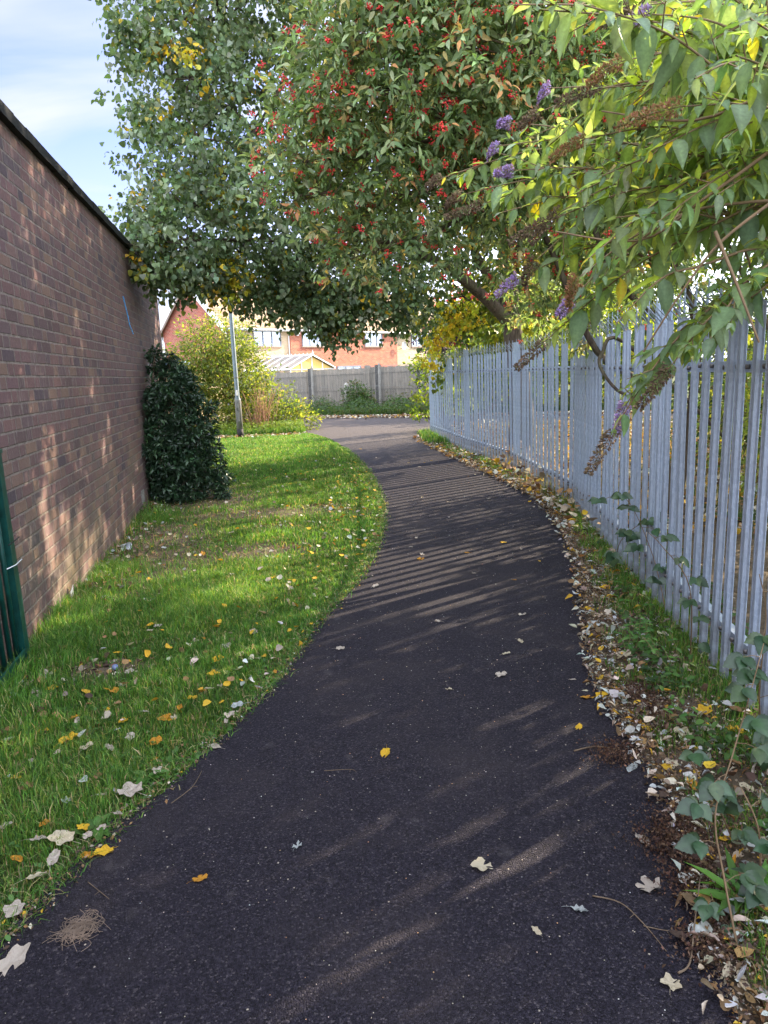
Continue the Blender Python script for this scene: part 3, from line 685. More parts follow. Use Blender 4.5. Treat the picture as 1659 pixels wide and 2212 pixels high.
for i, (a, b) in enumerate(zip(fpts[:-1], fpts[1:])):
    L = np.linalg.norm(b-a); an = math.atan2(b[1]-a[1], b[0]-a[0]); hh = [1.72, 1.78, 1.82, 1.84, 1.84, 1.86, 1.86][i]
    g = Geo(); k = int(L/.14)
    for j in range(k): g.box((.05+j*.14, -.01+.004*(j % 2), .08), (.05+j*.14+.136, .012+.004*(j % 2), hh-.04+.012*math.sin(j*2.3)))
    o = g.build('board_panel', wood, bf, smooth=False); o.location = (a[0]-fpts[2][0], a[1]-fpts[2][1], 0); o.rotation_euler = (0, 0, an)
    for z in (hh-.28, hh-.98, .35):
        g = Geo(); g.box((.02, -.05, z), (L-.02, -.015, z+.07)); o = g.build('rail', wood, bf, smooth=False); o.location = (a[0]-fpts[2][0], a[1]-fpts[2][1], 0); o.rotation_euler = (0, 0, an)
    g = Geo(); g.box((-.11, -.09, 0), (.11, .06, hh+.05)); o = g.build('post', wood if i == 3 else plain('dark_post', (.045, .04, .035), .9), bf, smooth=False); o.location = (a[0]-fpts[2][0], a[1]-fpts[2][1], 0); o.rotation_euler = (0, 0, an)
cf = empty('chain_link_fence', (fpts[2][0], fpts[2][1], 0), 0, 'chain link fence on concrete posts standing in front of the grey board fence', 'fence')
wire = plain('wire', (.26, .26, .25), .6, .4, .3)
for i, (a, b) in enumerate(zip(fpts[:-1], fpts[1:])):
    L = np.linalg.norm(b-a); t = (b-a)/L; an = math.atan2(t[1], t[0]); nn = np.array([t[1], -t[0]]); a2 = a+nn*.3; hh = 1.84
    g = Geo(); s_ = .085; n = int((L+hh)/s_)
    for j in range(n):
        for sg in (0, 1):
            x0 = j*s_-hh; x1 = j*s_; z0, z1 = .1, .1+hh-.08
            if x0 < 0: z0 += -x0; x0 = 0
            if x1 > L: z1 -= x1-L; x1 = L
            if z1 <= z0: continue
            P = [(x0, 0, z0), (x1, 0, z1)]
            if sg: P = [(L-x0, 0, z0), (L-x1, 0, z1)]
            g.tube(P, .0045, 3, cap=False)
    for z in (.12, 1.0, hh): g.tube([(0, 0, z), (L, 0, z)], .005, 4)
    o = g.build('wire_netting', wire, cf, smooth=False); o.location = (a2[0]-fpts[2][0], a2[1]-fpts[2][1], 0); o.rotation_euler = (0, 0, an)
    if i != 3:
        g = Geo(); g.tube([(.2, .03, 0), (.21, .03, hh), (.215, .01, hh+.12)], [.07, .06, .04], 4); o = g.build('concrete_post', conc, cf, smooth=False); o.location = (a2[0]-fpts[2][0], a2[1]-fpts[2][1], 0); o.rotation_euler = (0, 0, an)
q = at(750, 880, 30.2)
g = Geo(); g.tube([(0, 0, 0), (0, 0, 1.12), (0, .01, 1.2)], [.1, .09, .03], 4)
o = g.build('concrete_stump', conc, None, smooth=False, label='short square concrete post standing in the weeds before the chain link fence', cat='post'); o.location = (q[0], 30.2, 0)
# tan panels behind the dark shrub
tan = plain('tan_boards', (.48, .38, .26), .85, .15, 0, .3, 6)
bf2 = empty('wooden_fence', (-6.0, 23.5, 0), 0, 'tan feather edge wooden fence between the dark bush and the sunny shrub', 'fence')
a = at(415, 800, 21.5); b = at(480, 830, 24.5); a = np.array([a[0], a[1]]); b = np.array([b[0], b[1]])
a3 = a+(a-b)*1.0; L = np.linalg.norm(b-a3); t = (b-a3)/L
for i in range(4):
    p = a3+t*L*i/4; p2 = a3+t*L*(i+1)/4; an = math.atan2(t[1], t[0]); g = Geo(); LL = L/4; k = int(LL/.12)
    for j in range(k): g.box((.05+j*.12, 0, .05), (.05+j*.12+.115, .015+.006*(j % 2), 1.82-.2*(i > 2)+.01*math.sin(j*3)))
    o = g.build('board_panel', tan, bf2, smooth=False); o.location = (p[0]+6, p[1]-23.5, 0); o.rotation_euler = (0, 0, an)
    g = Geo(); g.box((-.05, -.04, 0), (.05, .06, 1.9)); o = g.build('post', tan, bf2, smooth=False); o.location = (p[0]+6, p[1]-23.5, 0); o.rotation_euler = (0, 0, an)


#@@VEG
# ---------------------------------------------------------------- vegetation helpers
def wpar(o, par):            # child mesh built in world coordinates under a placed root
    o.location = (-par.location.x, -par.location.y, -par.location.z); return o
def lobe(x, y, Y, r, wt=1.0):
    p = at(x, y, Y); return (p[0], p[1], p[2], r, wt)
def twigs(rng, g, lobes, n, r0=.012, per=None):
    for L in lobes:
        c = np.array(L[:3])
        for k in range(n):
            d = rnd_unit(rng, 1)[0]; d[2] = d[2]*.6+.15
            P = bend(c, c+d*L[3]*.95, rng, 6, .35); g.tube(P, np.linspace(r0*L[3], .003, 6), 4, cap=False)
GREEN_L = [(.125, .185, .085), (.18, .245, .125), (.27, .32, .22), (.085, .135, .06), (.55, .36, .03), (.30, .30, .05)]

for x, y, r in [(1080, 1850, .17), (1180, 1800, .13), (730, 1855, .09), (900, 1295, .30), (960, 1310, .2), (730, 2100, .12), (1100, 1555, .10), (1230, 1690, .10), (780, 1560, .09), (1050, 1110, .25), (860, 1930, .1), (300, 1500, .12), (560, 1420, .12)]: SHAFTS.append((G(x, y), r))
for x, y, r in [(222, 960, .17), (232, 900, .12), (92, 1080, .13), (100, 1130, .12), (288, 1060, .12), (85, 1375, .1), (22, 860, .07)]:
    s_, z_ = wall_pt(x, y); SHAFTS.append((np.array([*(W0+Wd*s_), z_]), r))
# ---- lime tree leaning over the path
rng = np.random.default_rng(11)
LB = (2.62, 13.2, 0.0)
lime = empty('lime_tree', LB, 0, 'big spreading tree with heart shaped green and yellowing leaves, trunk behind the steel fence', 'tree')
LL = [lobe(345, 520, 9.3, .55), lobe(400, 530, 9.8, .72), lobe(430, 440, 10, 1.0), lobe(430, 300, 10, .9), lobe(410, 170, 10.2, .9), lobe(400, 40, 10.6, .95), lobe(470, 0, 10.6, 1.4),
      lobe(520, 545, 10.6, .8), lobe(560, 420, 10.8, 1.3), lobe(560, 200, 11, 1.4, .35), lobe(640, 565, 11, .75), lobe(640, 60, 11.5, 1.5, .16), lobe(740, 555, 11.4, .8), lobe(725, 640, 11.2, .4),
      lobe(840, 570, 11.8, .75), lobe(900, 560, 12, .65), lobe(800, 450, 12, 1.3), lobe(850, 250, 12.4, 1.8), lobe(1000, 420, 12.8, 1.2), lobe(1000, 150, 13, 1.8), lobe(1150, 300, 13.4, 1.8), lobe(1250, 480, 14, 1.3), lobe(1300, 200, 13.5, 1.8),
      lobe(520, -250, 11, 1.6), lobe(600, -350, 12, 2.0, .5), lobe(850, -300, 13, 2.4, .5), lobe(1150, -250, 13.6, 2.4, .5), lobe(760, -80, 12.4, 1.6, .2),
      (3.6, 11.6, 5.3, 1.5, .8), (5.4, 12.6, 6.2, 1.8, .8), (7.0, 14.0, 7.6, 2.1, .8), (4.2, 12.8, 7.6, 1.9, .8), (2.6, 9.9, 4.7, .9, .8), (1.2, 9.6, 5.6, 1.2, .6), (0.6, 10, 7.0, 1.6, .6), (4.6, 9.6, 6.3, 1.5, .8), (6.2, 10.6, 7.6, 1.7, .8), (1.9, 8.3, 6.1, 1.1, .8), (3.2, 8.2, 7.2, 1.3, .8), (2.4, 15.8, 5.9, 1.3, .8), (3.4, 16.4, 6.9, 1.5, .8)]  # extra crown lobes added to keep sun off the brick wall
keep = lambda p: ~((p[:, 1] < 12.3) & (p[:, 0] < wallx(p[:, 1])+.15) & (p[:, 2] < WH+.15))
g = Geo()
p, d, i = shoots(rng, LL, 11500, .25, .9, keep)
foliage(rng, g, T_HEART, p, d, 13, .060, .13, GREEN_L, [5, 5, 4, 3, .35, .4], droop=.9, face=.3, ln=.28)
hang = [lobe(330, 570, 9.3, .25), lobe(365, 595, 9.8, .18), lobe(460, 590, 10.4, .24), lobe(530, 640, 10.6, .2), lobe(420, 590, 10, .22), lobe(600, 635, 10.9, .3), lobe(700, 680, 11, .32), lobe(735, 720, 11.1, .16), lobe(680, 650, 11, .3), lobe(790, 640, 11.3, .35), lobe(860, 670, 11.6, .28), lobe(895, 670, 11.9, .3), lobe(760, 690, 11.3, .14, 2),
        lobe(640, 620, 11, .3), lobe(315, 275, 9.8, .16), lobe(300, 90, 10, .25), lobe(300, 545, 9.3, .3), lobe(320, 480, 9.4, .25)]
p, d, i = shoots(rng, hang, 950, .1, 1.1, keep)
foliage(rng, g, T_HEART, p, d, 12, .06, .12, GREEN_L, [5, 5, 3, 3, .6, 1.0], droop=1.0, face=.25, ln=.25)
yel = [lobe(500, 590, 10.2, .22), lobe(480, 620, 10.1, .16), lobe(965, 700, 13.8, .26), lobe(945, 740, 13.8, .22), lobe(1000, 685, 14, .24), lobe(930, 775, 13.8, .16), lobe(1040, 470, 13.4, .3), lobe(490, 420, 10, .12), lobe(395, 130, 9.4, .12)]
p, d, i = shoots(rng, yel, 200, .1, 1.1)
foliage(rng, g, T_HEART, p, d, 9, .058, .1, [(.70, .56, .05), (.52, .52, .06), (.66, .44, .05)], [3, 3, 1], droop=.9, face=.25, ln=.15)
inn = [lobe(1000, 640, 14.6, .9), lobe(1060, 700, 15, .8), lobe(920, 650, 14.5, .6), lobe(1150, 600, 15.5, 1.2), lobe(980, 780, 15.5, .5), lobe(1080, 770, 15.5, .4)]
p, d, i = shoots(rng, inn, 620, .1, 1.0)
foliage(rng, g, T_HEART, p, d, 9, .08, .14, [(.16, .2, .03), (.10, .15, .03), (.3, .28, .03)], [3, 3, 1], droop=.9, face=.25, ln=.25)
wpar(g.build('crown', MAT['leaf'], lime), lime)
tr = at(1112, 745, 13.2); top = at(1075, 250, 13.0)
g = Geo(); P = smooth_line([LB, (2.6, 13.2, 1.2), tuple(at(1110, 740, 13.2)), tuple(at(1098, 600, 13.1)), tuple(at(1088, 480, 13)), tuple(at(1060, 250, 12.9)), tuple(at(1020, -50, 12.8)), tuple(at(980, -400, 12.8))], 5)
k = len(P); g.tube(P, np.interp(np.linspace(0, 1, k), [0, .15, .35, .6, 1], [.26, .19, .165, .12, .03]), 14); wpar(g.build('trunk', MAT['bark'], lime), lime)
limbs = [([at(1113, 712, 13.2), at(1050, 645, 12.7), at(965, 578, 12.2), at(850, 520, 11.8), at(700, 470, 11.2), at(540, 430, 10.7)], .12),
         ([at(1108, 690, 13.2), at(1075, 625, 13.2), at(1030, 555, 13), at(1005, 470, 12.8), at(940, 330, 12.5), at(850, 150, 12.2)], .11),
         ([at(1098, 620, 13.1), at(1130, 500, 13.3), at(1160, 350, 13.5), at(1250, 150, 13.6)], .09),
         ([at(1085, 450, 13), at(950, 300, 12.4), at(800, 180, 11.8), at(640, 100, 11.2), at(470, 40, 10.8)], .075),
         ([at(1075, 380, 13), at(900, 150, 12.4), at(760, 20, 11.8), at(600, -100, 11.4)], .08),
         ([at(1100, 560, 13.1), at(1050, 580, 13.2), at(1020, 575, 13.1)], .035),
         ([at(850, 520, 11.8), at(740, 545, 11.3), at(600, 520, 10.8), at(420, 520, 9.9)], .05),
         ([at(640, 100, 11.2), at(600, 200, 10.9), at(520, 330, 10.5), at(440, 420, 10.2)], .035)]
for P, r in limbs:
    P = smooth_line(P, 5); g = Geo(); g.tube(P, np.linspace(r, .02, len(P)), 9, cap=False); wpar(g.build('limb', MAT['bark'], lime), lime)
g = Geo(); twigs(rng, g, LL, 9, .016); twigs(rng, g, hang+inn, 4, .02)
c0 = {0: 7}
for L in LL: 
    c = np.array(L[:3]); best = min((np.linalg.norm(q-c), tuple(q)) for P, r in limbs for q in smooth_line(P, 3)); g.tube(bend(best[1], c, rng, 6, .15), np.linspace(.028, .014, 6), 5, cap=False)
wpar(g.build('twigs', MAT['bark'], lime), lime)

# ---- cotoneaster with red berries, arching over from behind the fence
rng = np.random.default_rng(21)
CB = (2.75, 6.6, 0.0)
cot = empty('cotoneaster_bush', CB, 0, 'large cotoneaster covered with red berry clusters arching over the steel fence and path', 'bush')
CL = [lobe(640, 330, 5.9, .32, 1.2), lobe(600, 400, 6, .22), lobe(700, 230, 5.8, .42), lobe(690, 420, 6, .4), lobe(760, 500, 6.1, .38), lobe(800, 330, 6, .62), lobe(760, 120, 5.6, .5), lobe(850, 60, 5.4, .55), lobe(900, 200, 5.6, .7), lobe(900, 420, 6, .55), lobe(820, 540, 6, .3), lobe(750, 570, 6.2, .16, .8),
      lobe(1000, 100, 5.4, .7), lobe(1040, 300, 5.8, .7), lobe(1030, 470, 6.2, .5), lobe(1150, 120, 5.6, .7), lobe(1180, 330, 6, .7), lobe(1150, 560, 6.8, .42), lobe(1150, 650, 7.4, .32), lobe(1200, 600, 6.8, .4), lobe(1300, 450, 6.6, .7), lobe(1300, 200, 6.2, .8), lobe(1400, 560, 6.4, .6), lobe(1450, 350, 6.2, .8), lobe(1400, 100, 6, .8),
      lobe(1290, 700, 6.6, .3, .6), lobe(850, -150, 5.4, .7), lobe(1050, -150, 5.4, .8), lobe(1300, -120, 6, .9)]
PC = [(.19, .27, .12), (.25, .34, .15), (.13, .19, .08), (.52, .43, .18), (.65, .32, .14), (.40, .47, .27)]
g = Geo(); p, d, i = shoots(rng, CL, 5200, .3, .9)
foliage(rng, g, T_LANCE2, p, d, 10, .064, .06, PC, [5, 4, 3, 1.1, .25, 2], droop=.1, face=.5, ln=.10, wid=.95)
wpar(g.build('foliage', MAT['leaf'], cot), cot)
PH = (1+5**.5)/2
IV = np.array([(-1, PH, 0), (1, PH, 0), (-1, -PH, 0), (1, -PH, 0), (0, -1, PH), (0, 1, PH), (0, -1, -PH), (0, 1, -PH), (PH, 0, -1), (PH, 0, 1), (-PH, 0, -1), (-PH, 0, 1)])/1.902
IF = np.array([(0, 11, 5), (0, 5, 1), (0, 1, 7), (0, 7, 10), (0, 10, 11), (1, 5, 9), (5, 11, 4), (11, 10, 2), (10, 7, 6), (7, 1, 8), (3, 9, 4), (3, 4, 2), (3, 2, 6), (3, 6, 8), (3, 8, 9), (4, 9, 5), (2, 4, 11), (6, 2, 10), (8, 6, 7), (9, 8, 1)])
def berries(g, rng, cen, per, r, spread, cols):
    n = len(cen)*per; P = np.repeat(cen, per, 0)+rnd_unit(rng, n)*spread*rng.random((n, 1))**.5; rr = r*(1+rng.normal(size=n)*.12)
    V = P[:, None]+IV[None]*rr[:, None, None]; F = IF[None]+np.arange(n)[:, None, None]*12
    g.add(V.reshape(-1, 3), F.reshape(-1, 3), np.repeat(pick(rng, n, cols, [1]*len(cols), .15), 12, 0))
# clusters sit on the side of the bush that faces the path
sel = rng.permutation(len(p)); cen = p[sel]+d[sel]*.11+np.array([-.03, -.05, 0])
cn_ = np.array([L[:3] for L in CL])[i[sel]]; out = (cen-cn_)@np.array([-.45, -.85, -.1]) > -.05
left = cen[:, 0] < 1.7
cen = np.concatenate([cen[out & left][:620], cen[out & ~left][:120]])
g = Geo(); berries(g, rng, cen, 13, .0068, .034, [(.66, .025, .03), (.55, .02, .03), (.72, .06, .04)])
o = g.build('berry_clusters', leaf_mat('berry', .05, .3, .5, (1, 1, 1), False), cot, kind='stuff'); wpar(o, cot)
g = Geo(); twigs(rng, g, CL, 12, .014); wpar(g.build('twigs', MAT['twig'], cot), cot)
stems = [([CB, (2.5, 6.5, 1.2), at(1290, 760, 6.3), at(1200, 560, 6.2), at(1120, 400, 6), at(1000, 300, 5.8), at(820, 330, 6), at(650, 350, 5.9)], .034),
         ([CB, (2.7, 6.5, 1.6), at(1330, 600, 6.2), at(1200, 300, 5.8), at(1000, 120, 5.5), at(800, 80, 5.5)], .034),
         ([CB, (2.9, 6.6, 1.8), at(1400, 450, 6.4), at(1380, 150, 6.2), at(1300, -50, 6)], .05),
         ([at(1120, 400, 6), at(1000, 470, 6.1), at(880, 520, 6), at(760, 520, 6.1)], .025),
         ([(2.9, 6.0, .9), at(1350, 740, 5.6), at(1300, 765, 5.5), at(1300, 800, 5.4), at(1345, 850, 5.3), at(1410, 845, 5.3)], .016),
         ([at(1000, 300, 5.8), at(880, 200, 5.7), at(740, 180, 5.7)], .022)]
for P, r in stems:
    P = smooth_line(P, 5); g = Geo(); g.tube(P, np.linspace(r, .01, len(P)), 8, cap=False); wpar(g.build('stem', MAT['bark'], cot), cot)

# ---- buddleia, nearest, leaning over the fence
rng = np.random.default_rng(31)
BB = (2.45, 3.0, 0.0)
bud = empty('buddleia_bush', BB, 0, 'buddleia with large drooping leaves, purple flower spikes and brown seed heads hanging over the fence', 'bush')
tips = [(955, 385, 3.7, 'b'), (1000, 420, 3.7, 'b'), (1045, 440, 3.6, 'b'), (1105, 265, 3.5, 'p'), (1080, 315, 3.5, 'p'), (1112, 368, 3.4, 'p'), (1190, 190, 3.2, 'p'), (1170, 240, 3.2, 'b'), (1215, 455, 3.1, 'b'), (1265, 300, 3.0, 'o'), (1120, 600, 3.3, 'p'), (1160, 560, 3.2, 'b'), (1232, 650, 2.9, 'p'), (1180, 735, 3.0, 'b'),
        (1355, 870, 2.7, 'p'), (1325, 930, 2.6, 'b'), (1450, 790, 2.5, 'b'), (1395, 10, 2.6, 'b'), (1445, 90, 2.6, 'o'), (1350, 130, 2.8, 'o'), (1300, 190, 2.9, 'b'), (1400, 30, 2.5, 'p'), (1270, 560, 2.5, 'n'), (1330, 700, 2.5, 'n'), (1180, 480, 3.1, 'b'), (1250, 600, 2.6, 'o'),
        (1590, 120, 2.0, 'n'), (1620, 40, 1.9, 'n'), (1500, 170, 2.2, 'n'), (1560, 300, 2.2, 'n'), (1400, 330, 2.5, 'n'), (1420, 480, 2.3, 'n'), (1360, 230, 2.6, 'n'), (1300, 380, 2.8, 'n'), (1180, 320, 3.2, 'n'), (1080, 460, 3.4, 'n'), (1470, 230, 2.3, 'o'), (1330, 470, 2.7, 'n'),
        (1520, 760, 2.3, 'n'), (1240, 420, 2.9, 'n'), (1550, 420, 2.3, 'n'), (1160, 20, 2.3, 'n'), (1240, 5, 2.2, 'n'), (1100, 10, 2.5, 'n')]
rt = np.random.default_rng(5)
for q in range(16): tips.append((rt.uniform(1280, 1680), rt.uniform(-200, 430), rt.uniform(2.5, 3.4), rt.choice(['n', 'n', 'n', 'b', 'o'])))
gl_ = Geo(); gs = Geo(); flowers = []
hub = at(1760, 520, 2.9)
PB = [(.17, .25, .13), (.15, .22, .14), (.26, .34, .24), (.25, .32, .09), (.5, .42, .06)]
for (x, y, Y, kind) in tips:
    tip = at(x, y, Y); h = hub+rng.normal(size=3)*np.array([.25, .3, .28]); h[0] = max(h[0], 1.9)
    if y > 650: h = at(1800, 560+rng.normal()*60, 2.6)
    mid = (h+tip)/2+np.array([0, 0, .10+.08*rng.random()])+rng.normal(size=3)*.05
    P = smooth_line([h, (h+mid)/2+[0, 0, .07], mid, (mid+tip)/2+[0, 0, .05], tip], 6); n = len(P)
    gs.tube(P, np.linspace(.0075, .0022, n), 5, cap=False)
    L = np.r_[0, np.cumsum(np.linalg.norm(np.diff(P, axis=0), axis=1))]; s = L[-1]*.99
    cnt = 0; ang0 = rng.random()*3
    while s > max(.15, L[-1]-1.05):
        pos = np.array([np.interp(s, L, P[:, k]) for k in range(3)])
        if sunny_gap(pos[None])[0]: s -= .07; continue
        T = np.array([np.interp(min(s+.03, L[-1]), L, P[:, k]) for k in range(3)])-np.array([np.interp(s-.03, L, P[:, k]) for k in range(3)]); T /= np.linalg.norm(T)
        side = np.cross(T, [0, 0, 1]); side /= np.linalg.norm(side)+1e-9; upv = np.cross(side, T); a = ang0+cnt*1.571
        for sg in (1, -1):
            if rng.random() < .15: continue
            o_ = (side*math.cos(a)+upv*math.sin(a))*sg
            ln_ = (.045+.07*min(1, cnt/3.0))*(1+rng.normal()*.25)
            dr = T*(.75 if cnt < 2 else .35)+o_*.9+np.array([0, 0, -.55-.35*rng.random()])
            nr = np.array([0, 0, 1.])+o_*.5+rng.normal(size=3)*.3
            c = pick(rng, 1, PB, [5, 4, 3, 2, .35], .1)
            add_leaves(gl_, T_BUDD, pos[None], dr[None], nr[None], np.array([ln_]), c)
        if cnt > 1 and rng.random() < .6:      # side shoot with small leaves
            o_ = rnd_unit(rng, 1)[0]; e = pos+(T*.5+o_*.6+np.array([0, 0, .1]))*.14
            gs.tube([pos, (pos+e)/2, e], [.0025, .002, .0012], 4, cap=False); m = 6
            dd = rnd_unit(rng, m)+ (e-pos)/.14; add_leaves(gl_, T_BUDD, np.repeat(e[None], m, 0)-(e-pos)*rng.random((m, 1))*.6, dd+[0, 0, -.2], rnd_unit(rng, m)*.5+[0, 0, 1], (.03+.04*rng.random(m)), pick(rng, m, PB, [4, 2, 4, 3, .2], .1))
        s -= .050+.02*rng.random(); cnt += 1
    if kind != 'n': flowers.append((tip, P[-1]-P[-3], kind))
for (p0, dv, kind) in flowers:
    dv = dv/np.linalg.norm(dv); dv = dv+np.array([0, 0, -.04]); dv /= np.linalg.norm(dv); g = Geo(); Ln = {'b': .13, 'p': .075, 'o': .12}[kind]*rng.uniform(.8, 1.2); n = 420
    t = rng.random(n)**.9; rad = .021*(1-t*.75)+.004; rd = rnd_unit(rng, n); rd -= (rd@dv)[:, None]*dv; rd /= np.linalg.norm(rd, axis=1)[:, None]+1e-9
    bendv = rng.normal(size=3)*[.03, .03, .02]+np.array([0, 0, -.035])
    pos = p0+dv*(t*Ln)[:, None]+rd*(rad*rng.random(n)**.5)[:, None]+bendv*(t**2)[:, None]
    pal = {'b': [(.17, .115, .08), (.24, .17, .11), (.12, .08, .06), (.2, .16, .09)], 'p': [(.42, .30, .58), (.52, .40, .66), (.36, .24, .46), (.3, .22, .2)], 'o': [(.33, .19, .08), (.28, .22, .08), (.4, .2, .12)]}[kind]
    add_leaves(g, T_TINY, pos, rd+dv*.5, rnd_unit(rng, n), .010+.006*rng.random(n), pick(rng, n, pal, [1]*len(pal), .2))
    g.tube([p0, p0+dv*Ln*.5+bendv*.25, p0+dv*Ln+bendv], [.002, .0015, .001], 4, (.2, .15, .08))
    o = g.build('flower_spike' if kind == 'p' else 'seed_head', MAT['flower'], bud, label='fresh purple flower spike' if kind == 'p' else 'faded brown seed head'); wpar(o, bud)
wpar(gl_.build('foliage', MAT['leaf_thin'], bud), bud)
for q in range(6):
    a = np.array(BB)+rng.normal(size=3)*[.15, .2, 0]; h = hub+rng.normal(size=3)*[.2, .3, .3]; gs.tube(smooth_line([a, (a+h)/2+[.1, .05, 0], h], 5), np.linspace(.018, .008, 11), 6, cap=False)
cane = [(at(1659, 330, 2.3), at(1520, 430, 2.4), at(1380, 520, 2.6), at(1200, 500, 2.9)), (at(1690, 420, 2.25), at(1560, 520, 2.3), at(1480, 620, 2.35), at(1390, 760, 2.45)), (at(1545, 500, 2.3), at(1590, 610, 2.25), at(1640, 740, 2.2)), (at(1700, 180, 2.2), at(1500, 260, 2.5), at(1300, 240, 2.9)), (at(1700, 430, 2.4), at(1480, 460, 2.5), at(1330, 560, 2.7))]
for P in cane: P = smooth_line(P, 5); gs.tube(P, np.linspace(.006, .003, len(P)), 6, cap=False)
wpar(gs.build('stems', MAT['cane'], bud), bud)

# ---- shrubs and trees behind the fence
def shrub(name, base, lobes, n, per, Tm, size, spread, pal, wts, label, cat, mat, group=None, droop=.2, face=.5, ln=.15, part='foliage', seed=1, tw=6, keep=None, stem=.03, inner=.2, kindst='stem'):
    rng = np.random.default_rng(seed); r = empty(name, base, 0, label, cat, group); g = Geo()
    p, d, i = shoots(rng, lobes, n, inner, .9, keep); foliage(rng, g, Tm, p, d, per, size, spread, pal, wts, droop, face, ln=ln)
    wpar(g.build(part, mat, r), r); g = Geo()
    for L in lobes: P = bend(base, L[:3], rng, 7, .12); g.tube(P, np.linspace(stem, stem*.3, 7), 6, cap=False)
    twigs(rng, g, lobes, tw, .012); wpar(g.build(kindst, MAT['twig'], r), r); return r
rng = np.random.default_rng(41)
YG = [(.14, .20, .06), (.19, .24, .07), (.26, .29, .07), (.09, .13, .045), (.4, .36, .06)]
DG = [(.04, .08, .025), (.06, .11, .03), (.09, .14, .04), (.12, .1, .04)]
hl = [(3.3, 2.2, 1.0, .8), (3.5, 2.6, 2.3, .9), (3.2, 3.8, 1.0, .75), (3.4, 4.0, 2.3, .9), (3.5, 3.0, 3.4, 1.0), (3.5, 5.2, 1.2, .8), (3.4, 5.3, 2.5, .8), (4.3, 4.4, 3.6, 1.2), (3.7, 6.8, 1.0, .7), (4.4, 7.6, 1.2, .8), (4.0, 1.2, 2.0, 1.2), (4.2, 6.2, 3.0, 1.0)]
shrub('evergreen_shrub', (3.6, 3.8, 0), hl, 3400, 9, T_OVAL, .06, .16, YG, [4, 4, 2, 3, .3], 'dense tangled shrub directly behind the near end of the steel palisade fence', 'shrub', MAT['leaf_thin'], seed=3, tw=12, ln=.2)
hl = [(4.6, 9.4, .8, .7), (5.4, 9.8, 1.0, .9), (5.0, 11.0, .6, .55), (6.5, 10.6, 1.2, 1.0), (6.3, 8.8, 1.6, 1.2), (5.1, 10.4, 2.3, .8), (3.7, 9.3, 1.5, .6), (6.4, 11.2, 3.2, 1.0), (6.2, 12.6, .8, .7), (7.6, 13.5, .9, .8)]  # raised lobes put in to block sun from part of the path
shrub('evergreen_shrub', (5.6, 9.8, 0), hl, 1700, 9, T_OVAL, .08, .18, DG, [4, 4, 2, 1], 'low dark scrub behind the middle of the steel fence, beneath the lime tree', 'shrub', MAT['leaf'], seed=4, tw=10)
al = [(7.5, 7.5, 3.8, 1.9), (6.2, 5.6, 4.6, 1.6), (8.5, 9.0, 5.2, 2.1), (6.6, 8.6, 6.0, 1.7), (7.2, 4.6, 3.4, 1.7), (9.5, 6.5, 3.2, 1.8), (5.3, 6.6, 5.6, 1.3), (9.6, 11.2, 4.5, 1.5), (5.8, 3.2, 3.2, 1.4), (9.0, 4.0, 4.6, 2.0)]  # tree mostly out of frame, put in to shade the near path
shrub('shade_tree', (7.8, 6.8, 0), al, 1250, 9, T_HEART, .11, .3, YG, [4, 4, 3, 2, .5], 'tall bushy tree with yellow green leaves behind the shrubs mostly out of view on the right, added for shade', 'tree', MAT['leaf_thin'], seed=5, tw=5, part='crown', stem=.12, ln=.3, inner=.15, kindst='trunk')
# far right background, seen over and through the palisade
bl = [(3.2, 24.5, 1.2, 1.2), (4.6, 25.5, 1.6, 1.5), (6.5, 25, 2.0, 1.7), (8.6, 24.5, 1.8, 1.7), (5.0, 27, 3.0, 1.5)]
shrub('leafy_bush', (5.5, 25.2, 0), bl, 1500, 9, T_HEART, .12, .25, [(.13, .18, .03), (.2, .22, .03), (.08, .12, .03)], [3, 3, 2], 'yellow green bushes beyond the far end of the steel fence', 'bush', MAT['leaf_thin'], seed=6, tw=4)
bl = [(11.5, 22, 2.4, 2.2), (14, 20, 2.6, 2.4), (10.5, 18, 1.4, 1.5), (16, 17, 3.0, 2.6), (13, 15, 1.6, 1.8), (17, 12, 3, 2.6)]
shrub('thicket', (13, 18.5, 0), bl, 1800, 9, T_OVAL, .16, .35, DG+[(.25, .25, .05)], [4, 4, 2, 1, 1], 'wide dark thicket far behind the steel fence', 'bush', MAT['leaf'], seed=7, tw=4)
bl = [tuple(at(1010, 672, 34))+(1.3,), tuple(at(1040, 690, 34))+(1.2,), tuple(at(985, 700, 33.5))+(1.0,)]
q = at(1015, 700, 34)
shrub('red_leaved_tree', (q[0], q[1], 0), bl, 420, 9, T_HEART, .14, .35, [(.32, .04, .06), (.22, .03, .05), (.4, .09, .09)], [3, 2, 1], 'small tree with dark red leaves far beyond the steel fence', 'tree', MAT['leaf_thin'], seed=8, tw=4, part='crown', kindst='trunk', stem=.08)
bl = [tuple(at(940, 735, 33))+(.9,), tuple(at(1035, 728, 33))+(.8,), tuple(at(985, 745, 33))+(.8,)]
q = at(985, 760, 33)
shrub('purple_leaved_tree', (q[0], q[1], 0), bl, 300, 9, T_OVAL, .13, .3, [(.05, .025, .05), (.08, .03, .06), (.03, .03, .04)], [1, 1, 1], 'blackish purple leaved tree beyond the end of the fence', 'tree', MAT['leaf'], seed=9, tw=4, part='crown', kindst='trunk', stem=.08)
bl = [tuple(at(912, 800, 18.6))+(.35,), tuple(at(918, 850, 18.8))+(.35,), tuple(at(908, 880, 18.6))+(.3,), (1.75, 18.8, 1.4, .45), (2.0, 19.0, .7, .5), (3.4, 16.6, 1.1, .6), (5.4, 17.6, 2.8, 1.1), (4.4, 17.0, 1.8, .8), tuple(at(925, 780, 18.8))+(.4,)]  # lobes away from the post are added to shade the far path
